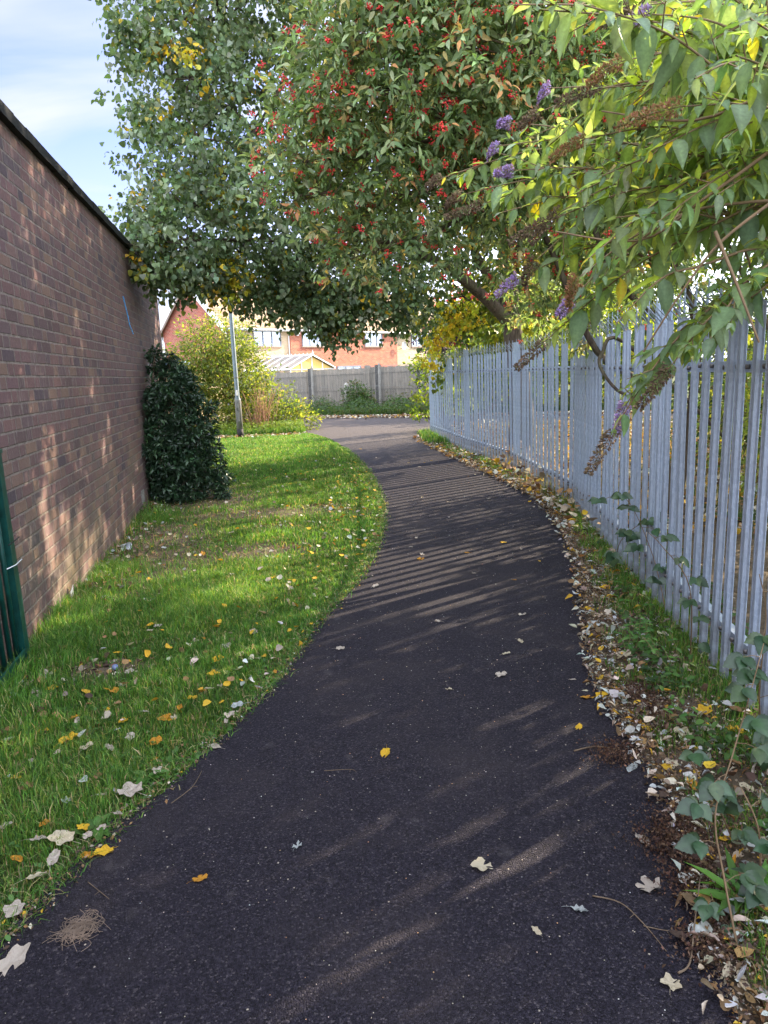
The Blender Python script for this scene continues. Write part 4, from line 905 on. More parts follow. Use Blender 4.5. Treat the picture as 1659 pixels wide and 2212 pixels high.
shrub('leafy_bush', (1.75, 18.7, 0), bl, 800, 8, T_OVAL, .09, .14, [(.12, .19, .03), (.18, .24, .04), (.07, .12, .03)], [2, 2, 2], 'leafy green shrub wrapped round the far end post of the steel fence', 'shrub', MAT['leaf_thin'], seed=10, tw=4)

bl = [(7.0, 32.5, 4.0, 2.0), (9.6, 33.5, 5.2, 2.4), (12.2, 34, 5.6, 2.6), (5.2, 31.8, 3.0, 1.2), (8.5, 32, 2.4, 1.8), (11, 31.5, 2.6, 2.2), (10.5, 36, 7.6, 2.4)]
shrub('leafy_tree', (9.2, 33.2, 0), bl, 1500, 9, T_HEART, .17, .35, [(.12, .17, .04), (.17, .21, .04), (.08, .12, .03)], [3, 2, 2], 'tall leafy tree beyond the far board fence, right of the houses', 'tree', MAT['leaf'], seed=19, tw=4, part='crown', kindst='trunk', stem=.16)
# ---- dark bush against the wall
kw = lambda p: (p[:, 0] > wallx(p[:, 1])+.03) & (p[:, 2] > .03)
bl = [lobe(372, 870, 9.35, .36), lobe(400, 990, 9.3, .37), lobe(385, 830, 9.5, .22), lobe(418, 930, 9.3, .26), lobe(365, 990, 9.2, .4), lobe(445, 1010, 9.3, .24), lobe(340, 940, 9.3, .3), lobe(400, 1060, 9.2, .3), lobe(360, 1050, 9.2, .3), lobe(345, 860, 9.6, .2), lobe(412, 860, 9.5, .12), lobe(475, 1040, 9.3, .12, 2), lobe(375, 800, 9.8, .13, 2), lobe(340, 800, 9.9, .08, 3), lobe(462, 965, 9.2, .05, 5), lobe(452, 880, 9.3, .04, 5), lobe(334, 765, 9.9, .04, 5), lobe(365, 772, 9.7, .04, 4), lobe(482, 1068, 9.2, .05, 4)]
shrub('evergreen_bush', (-2.62, 9.3, 0), bl, 2000, 10, T_LANCE, .065, .035, [(.028, .06, .03), (.04, .085, .04), (.02, .045, .025), (.06, .11, .05)], [4, 4, 3, 1], 'dark evergreen bush with narrow glossy leaves growing against the brick wall', 'bush', MAT['leaf_gloss'], seed=12, tw=10, keep=kw, ln=.05, face=.4, inner=.3)
# ---- sunlit shrub behind the lamp
bl = [lobe(440, 765, 21.3, .85), lobe(420, 820, 21.3, .7), lobe(490, 745, 21.6, .75), lobe(515, 800, 21.4, .85), lobe(500, 860, 21.2, .9), lobe(562, 855, 21.2, .6), lobe(620, 880, 21, .45), lobe(655, 908, 20.8, .35), lobe(560, 905, 20.6, .5), lobe(480, 910, 20.4, .5), lobe(610, 915, 20.6, .35)]
shrub('leafy_shrub', (-4.0, 21.4, 0), bl, 2300, 9, T_OVAL, .085, .16, [(.11, .16, .04), (.16, .20, .05), (.08, .12, .035), (.22, .21, .09)], [4, 4, 2, 1], 'large sunlit yellow green shrub sloping down to the path behind the street lamp', 'shrub', MAT['leaf_thin'], seed=13, tw=12, keep=lambda p: p[:, 2] > .03, ln=.3, inner=.3)
rng = np.random.default_rng(60)
sd_ = empty('dead_shrub', (at(560, 860, 20.2)[0], 20.2, 0), 0, 'bare reddish brown twiggy stems standing in front of the sunlit shrub', 'shrub'); g = Geo()
for q in range(70):
    a = np.array([sd_.location.x+rng.normal()*.15, 20.2+rng.normal()*.1, 0]); b = a+np.array([rng.normal()*.42, rng.normal()*.2, rng.uniform(.5, 1.5)]); g.tube(bend(a, b, rng, 6, .1), np.linspace(.009, .003, 6), 4, cap=False)
wpar(g.build('twigs', plain('red_brown_twig', (.38, .2, .12), .8), sd_), sd_)
# far left trees and shrubs by the far fence
bl = [(-27, 84, 3.2, 2.5), (-26, 84, 5.2, 1.6), (-29, 85, 4.2, 2.0)]
shrub('distant_conifer', (-27, 84, 0), bl, 500, 8, T_LANCE, .4, .6, DG, [1, 1, 1, .2], 'distant pale conifer seen between the dark wall and the house gable', 'tree', MAT['leaf'], seed=14, part='crown', kindst='trunk', stem=.2)
bl = [lobe(768, 850, 30.2, .5), lobe(780, 870, 30, .55), lobe(760, 880, 29.9, .4), lobe(795, 880, 30, .4)]
shrub('scrub_bush', (at(775, 870, 30)[0], 30, 0), bl, 420, 8, T_OVAL, .09, .14, DG, [3, 3, 2, 1], 'dark green bush growing up the far chain link fence', 'bush', MAT['leaf'], seed=15)
for s_, (x, yy, Y, r) in enumerate([(690, 875, 30.6, .35), (850, 872, 29.8, .4), (885, 865, 29.4, .45), (640, 885, 31.5, .4), (600, 880, 33, .5)]):
    shrub('fence_weed', (at(x, yy, Y)[0], Y, 0), [lobe(x, yy, Y, r), lobe(x+8, yy+12, Y, r*.9)], 90, 8, T_OVAL, .08, .14, [(.09, .1, .05), (.06, .1, .03), (.16, .13, .08)], [1, 1, 1], ['thin straggly weeds on the chain link left of the concrete stump', 'straggly weeds on the chain link right of the dark bush', 'bushy weeds on the chain link near the steel fence end', 'low weeds on the chain link just right of the sunny shrub', 'leafy weeds on the chain link mostly hidden by the sunny shrub'][s_], 'weed', MAT['leaf'], seed=16+s_, tw=10)

# ---------------------------------------------------------------- grass, weeds, litter
def in_grass(x, y): return (x < lx(y)+.02) & (x > np.where(y < 12.1, wallx(y)+.0, -7.5)) & (y < 19.9-.12*(x+2))
BARE = [(G(310, 1220), .75, .8), (G(345, 1165), .6, .9), (G(570, 1112), 1.0, .4), (G(560, 1195), .55, .35), (G(410, 1085), 1.1, .9), (G(230, 1450), .22, .14), (G(430, 1055), .7, .9), (G(700, 1095), .35, .2), (G(600, 1140), .35, .2), (G(300, 1290), .25, .2)]
def bare(x, y):
    m = np.zeros(len(x))
    for c, a, b in BARE: m = np.maximum(m, np.exp(-(((x-c[0])/a)**2+((y-c[1])/b)**2)**2*.7))
    m = m*(.9+.1*np.sin(x*23+y*7)*np.sin(y*19-x*5)); return m
def blades(g, x, y, h, wd, rng, col, z0=0.0, lean=.6):
    n = len(x); a = rng.random(n)*2*np.pi; la = rng.random(n)*2*np.pi; l = h*lean*rng.random(n)
    ux, uy = np.cos(a)*wd/2, np.sin(a)*wd/2; dx_, dy_ = np.cos(la)*l, np.sin(la)*l
    P = np.zeros((n, 5, 3)); z = np.full(n, z0)
    P[:, 0] = np.c_[x-ux, y-uy, z]; P[:, 1] = np.c_[x+ux, y+uy, z]
    P[:, 2] = np.c_[x-ux*.8+dx_*.35, y-uy*.8+dy_*.35, z+h*.6]; P[:, 3] = np.c_[x+ux*.8+dx_*.35, y+uy*.8+dy_*.35, z+h*.6]
    P[:, 4] = np.c_[x+dx_*1.2, y+dy_*1.2, z+h*(1-.35*rng.random(n))]
    F = np.array([(0, 1, 3), (0, 3, 2), (2, 3, 4)])[None]+np.arange(n)[:, None, None]*5
    g.add(P.reshape(-1, 3), F.reshape(-1, 3), np.repeat(col, 5, 0))
rng = np.random.default_rng(71); g = Geo()
PG = [(.075, .19, .035), (.11, .25, .045), (.05, .13, .03), (.18, .29, .06), (.38, .34, .18)]
for (y0, y1, n, hh, wd) in ((.9, 3.0, 60000, .045, .0032), (3.0, 6.0, 85000, .05, .0042), (6.0, 10.5, 75000, .05, .006), (10.5, 20.4, 90000, .06, .010)):
    x = rng.uniform(-7.5 if y1 > 12 else wallx(y1)-.1, .1, n*2 if y1 > 12 else n); y = rng.uniform(y0, y1, len(x))
    k = in_grass(x, y) & (rng.random(len(x)) > bare(x, y)*1.02); x, y = x[k], y[k]
    patch = .5+.5*np.sin(x*3.1+np.sin(y*2.3)*1.5)*np.sin(y*2.7+np.sin(x*4)*1.2)
    p2 = .5+.5*np.sin(x*19+np.sin(y*9)*2)*np.sin(y*15+np.sin(x*11)*2); patch = np.clip(patch*.6+p2*.55, 0, 1)
    h = hh*(.35+.6*rng.random(len(x))+.9*patch); nearw = np.clip(1-(x-wallx(y))/.5, 0, 1)*(y < 12); h *= 1+nearw*1.5*(rng.random(len(x)) < .6)
    edge = np.clip((lx(y)-x)/.12, .35, 1); h *= edge
    c = pick(rng, len(x), PG, [4, 4, 3, 2, .9], .24)*(.7+.55*patch)[:, None]; dry = (.5+.5*np.sin(x*1.9-y*1.3+1)*np.sin(y*1.1+x)) > rng.random(len(x))*1.6+.1; c[dry] = c[dry]*[1.45, 1.12, 1.3]
    blades(g, x, y, h, wd*(1+.3*rng.random(len(x))), rng, c)
tx = [(G(250, 1240), .25), (G(150, 1370), .3), (G(360, 1290), .35), (G(110, 1410), .2), (G(420, 1330), .3), (G(330, 1130), .2)]
for c, r in tx:
    n = 900; x = c[0]+rng.normal(size=n)*r*.5; y = c[1]+rng.normal(size=n)*r*.6; k = in_grass(x, y); x, y = x[k], y[k]
    blades(g, x, y, rng.uniform(.07, .15, len(x)), .004, rng, pick(rng, len(x), PG, [4, 4, 1, 3, .3], .15), lean=.9)
n = 16000; y = 1.2+rng.random(n)**1.4*10; x = rng.uniform(-3, .1, n); k = in_grass(x, y); x, y = x[k], y[k]; blades(g, x, y, rng.uniform(.01, .03, len(x)), .003+.0004*y, rng, pick(rng, len(x), [(.42, .36, .2), (.3, .24, .13)], [1, 1], .2), z0=.012, lean=4.0)
n = 9000; y = 1.2+rng.random(n)**1.4*14; x = lx(y)+rng.normal(size=n)*.03-.01; blades(g, x, y, rng.uniform(.015, .06, n), .0035+.0003*y, rng, pick(rng, n, PG, [3, 3, 3, 2, 1.5], .18), lean=1.6)
g.build('grass', MAT['grass'], None, label='short green lawn grass between the brick wall and the path', cat='grass', kind='stuff')
# clover and small broad leaves in the grass
g = Geo(); n = 26000; x = rng.uniform(-2.4, .1, n); y = rng.uniform(1.0, 8, n)**1.0; k = in_grass(x, y) & (rng.random(n) > bare(x, y)*.9) & (np.sin(x*5+y*3)*np.sin(y*4-x*2)+rng.random(n)*.8 > .1); x, y = x[k], y[k]; n = len(x)
add_leaves(g, T_OVAL, np.c_[x, y, rng.uniform(.01, .035, n)], rnd_unit(rng, n)*[1, 1, .3], rnd_unit(rng, n)*.4+[0, 0, 1], rng.uniform(.012, .032, n), pick(rng, n, [(.06, .15, .03), (.08, .19, .04), (.1, .2, .06)], [1, 1, 1], .15), np.full(n, 1.2))
g.build('clover', MAT['grass'], None, label='clover and small broad leaved weeds scattered through the lawn grass', cat='clover', kind='stuff')
# bare soil strips (real sheets a few mm above the ground)
def blob(name, c, a, b, z, mat, rr, k=26, ang=0):
    P = []
    for q in range(k):
        t = 2*np.pi*q/k; r = 1+.18*math.sin(3*t+rr)+.12*math.sin(5*t+2*rr)+.08*math.sin(9*t+rr*3); X, Y = a*r*math.cos(t), b*r*math.sin(t)
        P.append((c[0]+X*math.cos(ang)-Y*math.sin(ang), c[1]+X*math.sin(ang)+Y*math.cos(ang)))
    o = poly_sheet(name, P, z, mat); props(o, kind='structure'); return o
for q, (c, a, b) in enumerate(BARE[:6]): blob('soil', c, a*1.2, b*1.2, .004+.0008*q, MAT['soil'], q*1.3)
vp = [(float(a), float(b)) for a, b in RE[:120:4] if b < 19.5]
vr = [(2.9, 19.0), (3.2, 12), (3.4, 8), (3.0, 4), (2.6, -2.5)]
props(poly_sheet('verge_soil', [(a-.05, b) for a, b in vp]+vr, .005, MAT['soil']), kind='structure')
props(poly_sheet('far_verge', [(-6.5, 29), (-3.9, 26.7), (-2, 26.0), (1.2, 24.2), (6, 22.4), (14, 17.8), (15, 22), (7, 28), (1.8, 30.2), (-3, 32.6), (-7.6, 36)], .006, MAT['soil']), kind='structure')

# verge on the right: grass, ground cover, litter
def verge(n, o0, o1, y0, y1, rng):
    y = rng.uniform(y0, y1, n); return rx(y)+rng.uniform(o0, o1, n), y
g = Geo()
for (n, y0, y1, hh, wd, o1) in ((26000, 1.1, 3.6, .06, .004, .85), (20000, 3.6, 8, .07, .005, .7), (6000, 8, 17.3, .07, .009, .5), (2500, 15, 17.6, .16, .012, .5)):
    x, y = verge(n, .06, o1, y0, y1, rng); k = (np.sin(x*7+y*5)*np.sin(y*6-x*3)+rng.random(n)*1.0 > (.45 if y0 < 14 else 0)) & ((x-rx(y))+rng.random(n)*.25 > np.where(y < 2.7, .12, .22)); x, y = x[k], y[k]
    blades(g, x, y, hh*rng.uniform(.4, 1.5, len(x)), wd, rng, pick(rng, len(x), PG, [4, 4, 2, 3, 1.4], .2))
x = rng.uniform(-5, 10, 26000); f0 = np.interp(x, [-5, -2, 1.2, 6, 10], [27.6, 26.5, 24.8, 23, 20.6]); y = f0+rng.random(len(x))**1.3*4+.5; y = y+.5; blades(g, x, y, rng.uniform(.08, .34, len(x)), .02, rng, pick(rng, len(x), [(.06, .12, .03), (.09, .15, .04), (.2, .17, .09)], [4, 3, 1.4], .25))
x = rng.uniform(-5.5, -1.9, 14000); y = rng.uniform(19.3, 20.8, 14000); k = x < lx(y)-.05; x, y = x[k], y[k]; blades(g, x, y, rng.uniform(.08, .28, len(x)), .014, rng, pick(rng, len(x), PG, [2, 4, 1, 5, .8], .2))
x = rng.uniform(1.9, 7, 9000); y = rng.uniform(7, 18, 9000); blades(g, x, y, rng.uniform(.05, .4, len(x)), .008, rng, pick(rng, len(x), [(.3, .2, .1), (.14, .16, .04), (.4, .3, .16)], [2, 2, 1], .2))
g.build('verge_grass', MAT['grass'], None, label='rough grass growing through the leaf litter along the fence and far verge', cat='grass', kind='stuff')
g = Geo()
n = 9000; x, y = verge(n, .1, .9, 1.0, 8, rng); k = (np.sin(x*6+y*4)*np.sin(y*5-x*2) > .1) & (x-rx(y) > .2); x, y = x[k], y[k]; n = len(x)
add_leaves(g, T_OVAL, np.c_[x, y, rng.uniform(.01, .1, n)], rnd_unit(rng, n)*[1, 1, .3], rnd_unit(rng, n)*.5+[0, 0, 1], rng.uniform(.015, .05, n), pick(rng, n, [(.05, .11, .03), (.08, .17, .04), (.04, .08, .03)], [1, 1, 1], .15), np.full(n, 1.2))
x = rng.uniform(-5, 8, 16000); f0 = np.interp(x, [-5, -2, 1.2, 6, 10], [27.8, 26.8, 25.1, 23.3, 20.8]); y = f0+.2+rng.random(len(x))**1.2*3.6; n = len(x)
add_leaves(g, T_OVAL, np.c_[x, y, rng.random(n)**1.5*(.35+.3*np.sin(x*2.1)**2)+.02], rnd_unit(rng, n)*[1, 1, .4], rnd_unit(rng, n)*.6+[0, 0, 1], rng.uniform(.05, .11, n), pick(rng, n, [(.05, .10, .03), (.07, .13, .035), (.035, .07, .025)], [1, 1, 1], .2))
x = rng.uniform(-5.2, -2.0, 5000); y = rng.uniform(19.4, 20.8, 5000); n = len(x); k = x < lx(y)-.05; x, y = x[k], y[k]; n = len(x)
add_leaves(g, T_OVAL, np.c_[x, y, rng.uniform(.02, .35, n)], rnd_unit(rng, n)*[1, 1, .4], rnd_unit(rng, n)*.6+[0, 0, 1], rng.uniform(.04, .09, n), pick(rng, n, [(.16, .24, .04), (.2, .27, .05)], [1, 1], .15))
g.build('ground_cover', MAT['grass'], None, label='low leafy ground cover and nettles below the fences', cat='weeds', kind='stuff')

LITC = [(.56, .50, .40), (.44, .47, .46), (.58, .36, .04), (.28, .17, .08), (.15, .10, .06), (.30, .25, .20), (.07, .045, .035)]
T_SLIM = template([(0, 0), (.2, .09), (.5, .13), (.8, .08), (1, 0)], 1.6, .5, .05)
T_CURL = template([(0, 0), (.2, .16), (.5, .24), (.8, .14), (1, 0)], 1.0, .5, .05)
T_FLAT = template([(0, 0), (.06, .34), (.35, .48), (.7, .3), (1, 0)], .45, -.25, .06)
g = Geo()
def litter(x, y, z, s0, s1, wts, tm, sp=.5):
    n = len(x); add_leaves(g, tm, np.c_[x, y, z], rnd_unit(rng, n)*[1, 1, .35], rnd_unit(rng, n)*sp+[0, 0, 1], rng.uniform(s0, s1, n), pick(rng, n, LITC, wts, .15))
for (n, y0, y1, s0, s1) in ((2300, 1.0, 3.6, .015, .05), (1900, 3.6, 8, .02, .06), (2600, 8, 17, .035, .08)):
    y = rng.uniform(y0, y1, n); off = rng.gamma(1.5, .21, n)-.08; x = rx(y)+off*(1 if y0 < 8 else .8); cl = np.sin(y*5)*.5+np.sin(y*11+2)*.5; k = rng.random(n) < .65+.35*cl; x, y = x[k], y[k]; z = .02+.03*rng.random(len(x))
    h = len(x)//2; w_n = [3.2, 4.5, 1.0, 1.8, 2.5, 2.5, 2.5] if y0 < 8 else [4, 2, 2.4, 3, 2, 2, 1]
    litter(x[:h], y[:h], z[:h], s0, s1, w_n, T_SLIM, .8); q_ = h+h//2; litter(x[h:q_], y[h:q_], z[h:q_], s0, s1, w_n, T_CURL, .7); litter(x[q_:], y[q_:], z[q_:], s0*.8, s1, w_n, T_FLAT)
y = 1.0+rng.random(26000)**1.4*9; x = rx(y)+rng.gamma(1.5, .16, 26000)-.05; litter(x, y, .014+.03*rng.random(26000), .006, .02, [1, .6, .3, 3, 4, 2, 5], T_TINY, 1.0)
n = 3200; y = 1.1+rng.random(n)**1.5*13; x = lx(y)+rng.normal(size=n)*.035; litter(x, y, .014+.012*rng.random(n), .006, .022, [.8, .3, .4, 3, 3, 2, 4], T_TINY, .6)
n = 420; y = 3+rng.random(n)*10; x = lx(y)-rng.gamma(1.4, .5, n); k = in_grass(x, y); litter(x[k], y[k], .03+.02*rng.random(k.sum()), .025, .05, [3, .5, 4, 2, .6, 1, .2], T_FLAT, .7)
x = rng.uniform(-5, 9, 5200); f0 = np.interp(x, [-5, -2, 1.2, 6, 10], [27.6, 26.2, 24.5, 22.7, 20.6]); y = f0+rng.normal(size=len(x))*.35+.1; litter(x, y, .03+.02*rng.random(len(x)), .05, .1, [4, 1, 1, 4, 2, 2, 1], T_FLAT)
x = rng.uniform(1.8, 6.5, 7000); y = rng.uniform(6, 18.5, 7000); litter(x, y, .03+.25*rng.random(len(x))**3, .05, .1, [4, 1, 2, 5, 2, 2, 1], T_FLAT, .9)
x = rng.uniform(-5.2, -2, 700); y = rng.uniform(18.6, 19.6, 700); litter(x, y, .03+.02*rng.random(700), .04, .08, [3, 1, 1, 5, 2, 1, 1], T_FLAT)
for c, a, b in BARE: n = 50; litter(c[0]+rng.normal(size=n)*a*.6, c[1]+rng.normal(size=n)*b*.6, .015+.01*rng.random(n), .015, .04, [2, 1, .5, 3, 3, 2, 1], T_FLAT)
n = 900; x = wallx(y := rng.uniform(2.5, 11.5, n))+rng.gamma(1.2, .12, n)+.02; litter(x, y, .03+.02*rng.random(n), .02, .05, [2, 1, .4, 3, 3, 2, 1], T_FLAT)
# brown crumbs of seed heads
n = 9000; cc = [G(1370, 1500), G(1420, 1575), G(1400, 1535), G(1480, 1850), G(1440, 1830), G(1500, 1925), G(1540, 2060), G(1330, 1640), G(1470, 1790)]; ci = rng.integers(0, len(cc), n); x = np.array([c[0] for c in cc])[ci]+rng.normal(size=n)*.055; y = np.array([c[1] for c in cc])[ci]+rng.normal(size=n)*.05
add_leaves(g, T_TINY, np.c_[x, y, .015+.035*rng.random(n)], rnd_unit(rng, n), rnd_unit(rng, n), rng.uniform(.004, .016, n), pick(rng, n, [(.09, .05, .035), (.15, .09, .06), (.05, .03, .025)], [1, 1, 1], .2))
g.build('leaf_litter', MAT['dead'], None, label='drifts of dry cream, grey and brown leaf litter along the path edges', cat='leaf litter', kind='stuff')
# small grit on the tarmac
g = Geo(); n = 1100; y = 1.1+rng.random(n)**1.6*11; t = rng.random(n); x = lx(y)+(rx(y)-lx(y))*t; r = rng.uniform(.0012, .0032, n)*(.6+y*.10); V = np.c_[x, y, .014+r*.3][:, None]+IV[None]*r[:, None, None]*[1, 1, .6]; g.add(V.reshape(-1, 3), (IF[None]+np.arange(n)[:, None, None]*12).reshape(-1, 3), np.repeat(pick(rng, n, [(.45, .4, .34), (.5, .3, .18), (.55, .55, .55)], [3, 1, 1], .2), 12, 0))
g.build('grit', MAT['dead'], None, label='pale grit and seeds scattered over the black tarmac', cat='grit', kind='stuff')

# ---- brambles, nettles, dock
def bramble(pts, leaves, label, seed, size=.07, group=None):
    rng = np.random.default_rng(seed); P = smooth_line(pts, 6); r = empty('bramble', (P[0][0], P[0][1], 0), 0, label, 'bramble', group)
    g = Geo(); g.tube(P, np.linspace(.0035, .0015, len(P)), 6, cap=False); gl = Geo(); L = np.r_[0, np.cumsum(np.linalg.norm(np.diff(P, axis=0), axis=1))]
    for q in range(leaves):
        s = L[-1]*(.15+.85*(q+.5)/leaves); p = np.array([np.interp(s, L, P[:, k]) for k in range(3)]); o_ = rnd_unit(rng, 1)[0]*[1, .6, .3]; o_[1] -= .5; o_ /= np.linalg.norm(o_); e = p+o_*size*.9+np.array([0, 0, .01]); g.tube([p, (p+e)/2+[0, 0, .006], e], [.0015, .0012, .001], 4, cap=False)
        m = 3 if rng.random() < .5 else 5; sd = np.cross(o_, [0, 0, 1]); sd /= np.linalg.norm(sd)+1e-9
        for k in range(m):
            a = (k-(m-1)/2)*(1.15 if m == 3 else .85); dr = o_*math.cos(a)+sd*math.sin(a)+np.array([0, 0, -.25]); nr = np.array([-.1, -.7, .9])+rng.normal(size=3)*.25
            add_leaves(gl, T_BRAM, e[None], dr[None], nr[None], np.array([size*(1.15 if k == (m-1)//2 else .92)]), pick(rng, 1, [(.026, .06, .028), (.036, .078, .034), (.05, .09, .035)], [2, 2, 1], .1))
    wpar(g.build('cane', MAT['cane'], r), r); wpar(gl.build('leaves', MAT['leaf_gloss'], r), r); return r
bramble([G(1600, 2080), at(1565, 1900, 1.72), at(1545, 1760, 1.8), at(1580, 1640, 1.88), at(1620, 1500, 2.0), at(1650, 1390, 2.1)], 8, 'bramble with thick red brown cane climbing at the lower right edge', 1, .062)
bramble([G(1560, 2010), at(1545, 1960, 1.72), at(1535, 1930, 1.72)], 2, 'low bramble sprig with round dark leaves beside the litter at lower right', 2, .05)
bramble([G(1590, 1830), at(1540, 1720, 1.95), at(1500, 1660, 2.0), at(1480, 1600, 2.1)], 4, 'leafy bramble left of the thick cane, over dry litter', 3, .055)
bramble([G(1440, 1330), at(1410, 1200, 4.4), at(1350, 1075, 4.5), at(1285, 1090, 4.6)], 7, 'bramble spray trailing across the middle of the steel fence', 4, .085)
bramble([G(1330, 1230), at(1340, 1170, 4.9), at(1390, 1130, 4.7), at(1420, 1150, 4.5)], 6, 'bramble clump at the foot of the steel fence beside a dark post', 5, .085)
bramble([G(1490, 1440), at(1490, 1270, 3.3), at(1430, 1180, 3.4), at(1400, 1150, 3.5)], 6, 'thin bramble climbing the nearer part of the steel fence', 6, .06)
bramble([G(1650, 1640), at(1640, 1500, 2.3), at(1655, 1330, 2.3), at(1640, 1240, 2.3)], 6, 'bramble against the nearest steel pales at the right edge', 7, .07)
bramble([G(1640, 1960), at(1640, 1800, 1.75), at(1600, 1700, 1.8)], 3, 'bramble with broad leaves at the far lower right edge', 8, .06)
def nettle(c, n, hgt, label, seed, group=None):
    rng = np.random.default_rng(seed); r = empty('nettle', (c[0], c[1], 0), 0, label, 'nettle', group); g = Geo(); gl = Geo()
    for q in range(n):
        a = np.array([c[0]+rng.normal()*.07, c[1]+rng.normal()*.09, 0]); h = hgt*rng.uniform(.5, 1.1); b = a+np.array([rng.normal()*.06, rng.normal()*.05, h]); g.tube(bend(a, b, rng, 5, .06), np.linspace(.003, .0015, 5), 5, cap=False)
        k = int(h/.035); 
        for j in range(1, k+1):
            p = a+(b-a)*j/k; an = j*1.57+q
            for sg in (0, math.pi):
                dr = np.array([math.cos(an+sg), math.sin(an+sg), .1-.5*(1-j/k)]); add_leaves(gl, T_BRAM, p[None], dr[None], np.array([[0, -.2, 1.]]), np.array([.05*(1.1-.5*j/k)]), pick(rng, 1, [(.08, .19, .04), (.06, .15, .035), (.11, .22, .06)], [1, 1, 1], .12), np.array([.8]))
    wpar(g.build('stems', MAT['twig_green'], r), r); wpar(gl.build('leaves', MAT['grass'], r), r)
nettle(G(1390, 1420), 9, .22, 'bright green nettle clump at the foot of the steel fence beside white litter', 1)
nettle(G(1440, 1450), 6, .20, 'nettle shoots touching the pales, right of the larger nettle clump', 2)
nettle(G(1330, 1310), 5, .14, 'small nettles growing in leaf litter where the fence curves', 3)
nettle(G(1480, 1560), 4, .10, 'low nettle sprigs in dry litter nearer the camera', 4)
nettle(G(325, 1112), 5, .20, 'nettle tuft at the wall base just before the dark bush', 5)
rng = np.random.default_rng(90); c = G(1610, 1960); r = empty('dock_plant', (c[0], c[1], 0), 0, 'clump of long strap shaped bright green leaves at the lower right edge', 'plant'); g = Geo()
for q in range(15):
    a = rng.random()*6.28; dr = np.array([math.cos(a), math.sin(a)*.7, .9]); add_leaves(g, T_LANCE2, (c+rng.normal(size=3)*[.02, .02, 0])[None], dr[None], np.array([[0, 0, 1.]]), np.array([rng.uniform(.12, .2)]), pick(rng, 1, [(.12, .27, .05), (.09, .21, .04)], [1, 1], .1), np.array([.45]))
wpar(g.build('leaves', MAT['grass'], r), r)
rng = np.random.default_rng(91)
for q, (x, y, lab) in enumerate([(210, 1800, 'small rosette of toothed leaves in the grass near a big white leaf'), (560, 1700, None), (85, 1475, 'broad leaved weed beside the green railing foot'), (318, 1690, 'flat dandelion rosette at the tarmac edge'), (560, 1265, 'dandelion rosette in the middle of the lawn')]):
    if lab is None: continue
    c = G(x, y); r = empty('dandelion', (c[0], c[1], 0), 0, lab, 'weed'); g = Geo(); n = 12
    a = rng.random(n)*6.28; add_leaves(g, T_LANCE2, np.repeat(c[None], n, 0)+[0, 0, .02], np.c_[np.cos(a), np.sin(a), .25+.3*rng.random(n)], np.repeat([[0, 0, 1.]], n, 0), rng.uniform(.05, .1, n), pick(rng, n, [(.07, .17, .03), (.1, .2, .05)], [1, 1], .1))
    wpar(g.build('leaves', MAT['grass'], r), r)

# ---- fallen leaves one can point to
rng = np.random.default_rng(101)
def leaf_mesh(kind, k):
    rr = np.random.default_rng(k*7+3); n = 22; half = []; 
    # lobed or heart outline, cupped and crinkled
    A = np.linspace(0, 2*np.pi, n, endpoint=False); lob = {'heart': 3, 'lobed': 5, 'curl': 2}[kind]
    R_ = .5*(1+(.16 if kind == 'lobed' else .06)*np.cos(lob*A+rr.random())+.06*rr.normal(size=n)); R_ *= 1-.25*np.exp(-((A-3*np.pi/2)/.35)**2)
    X, Y = R_*np.cos(A)*(.42 if kind == 'curl' else .85), R_*np.sin(A)*1.1; V = [(0, 0, 0)]; a0 = rr.uniform(.25, .7) if kind != 'curl' else 1.6; ph = rr.random()*6
    for s in (.5, 1.0):
        for x, y in zip(X*s, Y*s): V.append((x, y, a0*x*x+.25*y*y*rr.choice([1, .6])+.05*s*math.sin(5*math.atan2(y, x)+ph)))
    F = [(0, 1+j, 1+(j+1) % n) for j in range(n)]
    for j in range(n): a, b, c, d = 1+j, 1+(j+1) % n, 1+n+(j+1) % n, 1+n+j; F += [(a, d, c), (a, c, b)]
    V = np.array(V); V[:, 2] -= V[:, 2].min(); g = Geo().add(V, F); g.tube([(0, -.42, .06), (.03, -.7, .05), (.08, -.92, .02)], [.012, .009, .012], 4); return g
def lm(name, col, dark):
    M = Mat(name); v = M.coords('Object', (1, 1, 1)); f = M.noise(v, 3, 6, .7); c = M.mix(M.mr(f, .52, .72), col, dark); w_ = M.n('ShaderNodeTexWave', ins={'Scale': 1.4, 'Distortion': 6.0, 'Detail': 2.0}); M.l(v, w_.inputs['Vector'])
    c = M.mix(M.math('MULTIPLY', w_.outputs['Fac'], .25), c, dark); b = M.bsdf(c, .65, .3, 0, M.bump(f, .6, .05)); tr_ = M.n('ShaderNodeBsdfTranslucent'); M.l(c, tr_.inputs[0]); mx_ = M.n('ShaderNodeMixShader', ins={0: .2}); M.l(b, mx_.inputs[1]); M.l(tr_.outputs[0], mx_.inputs[2]); return M.done(mx_.outputs[0])
FM = {'pale': lm('pale_dead_leaf', (.50, .44, .38), (.46, .38, .30)), 'yellow': lm('yellow_dead_leaf', (.72, .46, .03), (.55, .28, .03)), 'orange': lm('orange_dead_leaf', (.62, .30, .03), (.35, .13, .03)), 'brown': lm('brown_dead_leaf', (.30, .17, .09), (.14, .07, .04)), 'grey': lm('silver_dead_leaf', (.46, .50, .50), (.3, .33, .33)), 'cream': lm('cream_dead_leaf', (.58, .51, .37), (.5, .42, .28))}
proto = {}
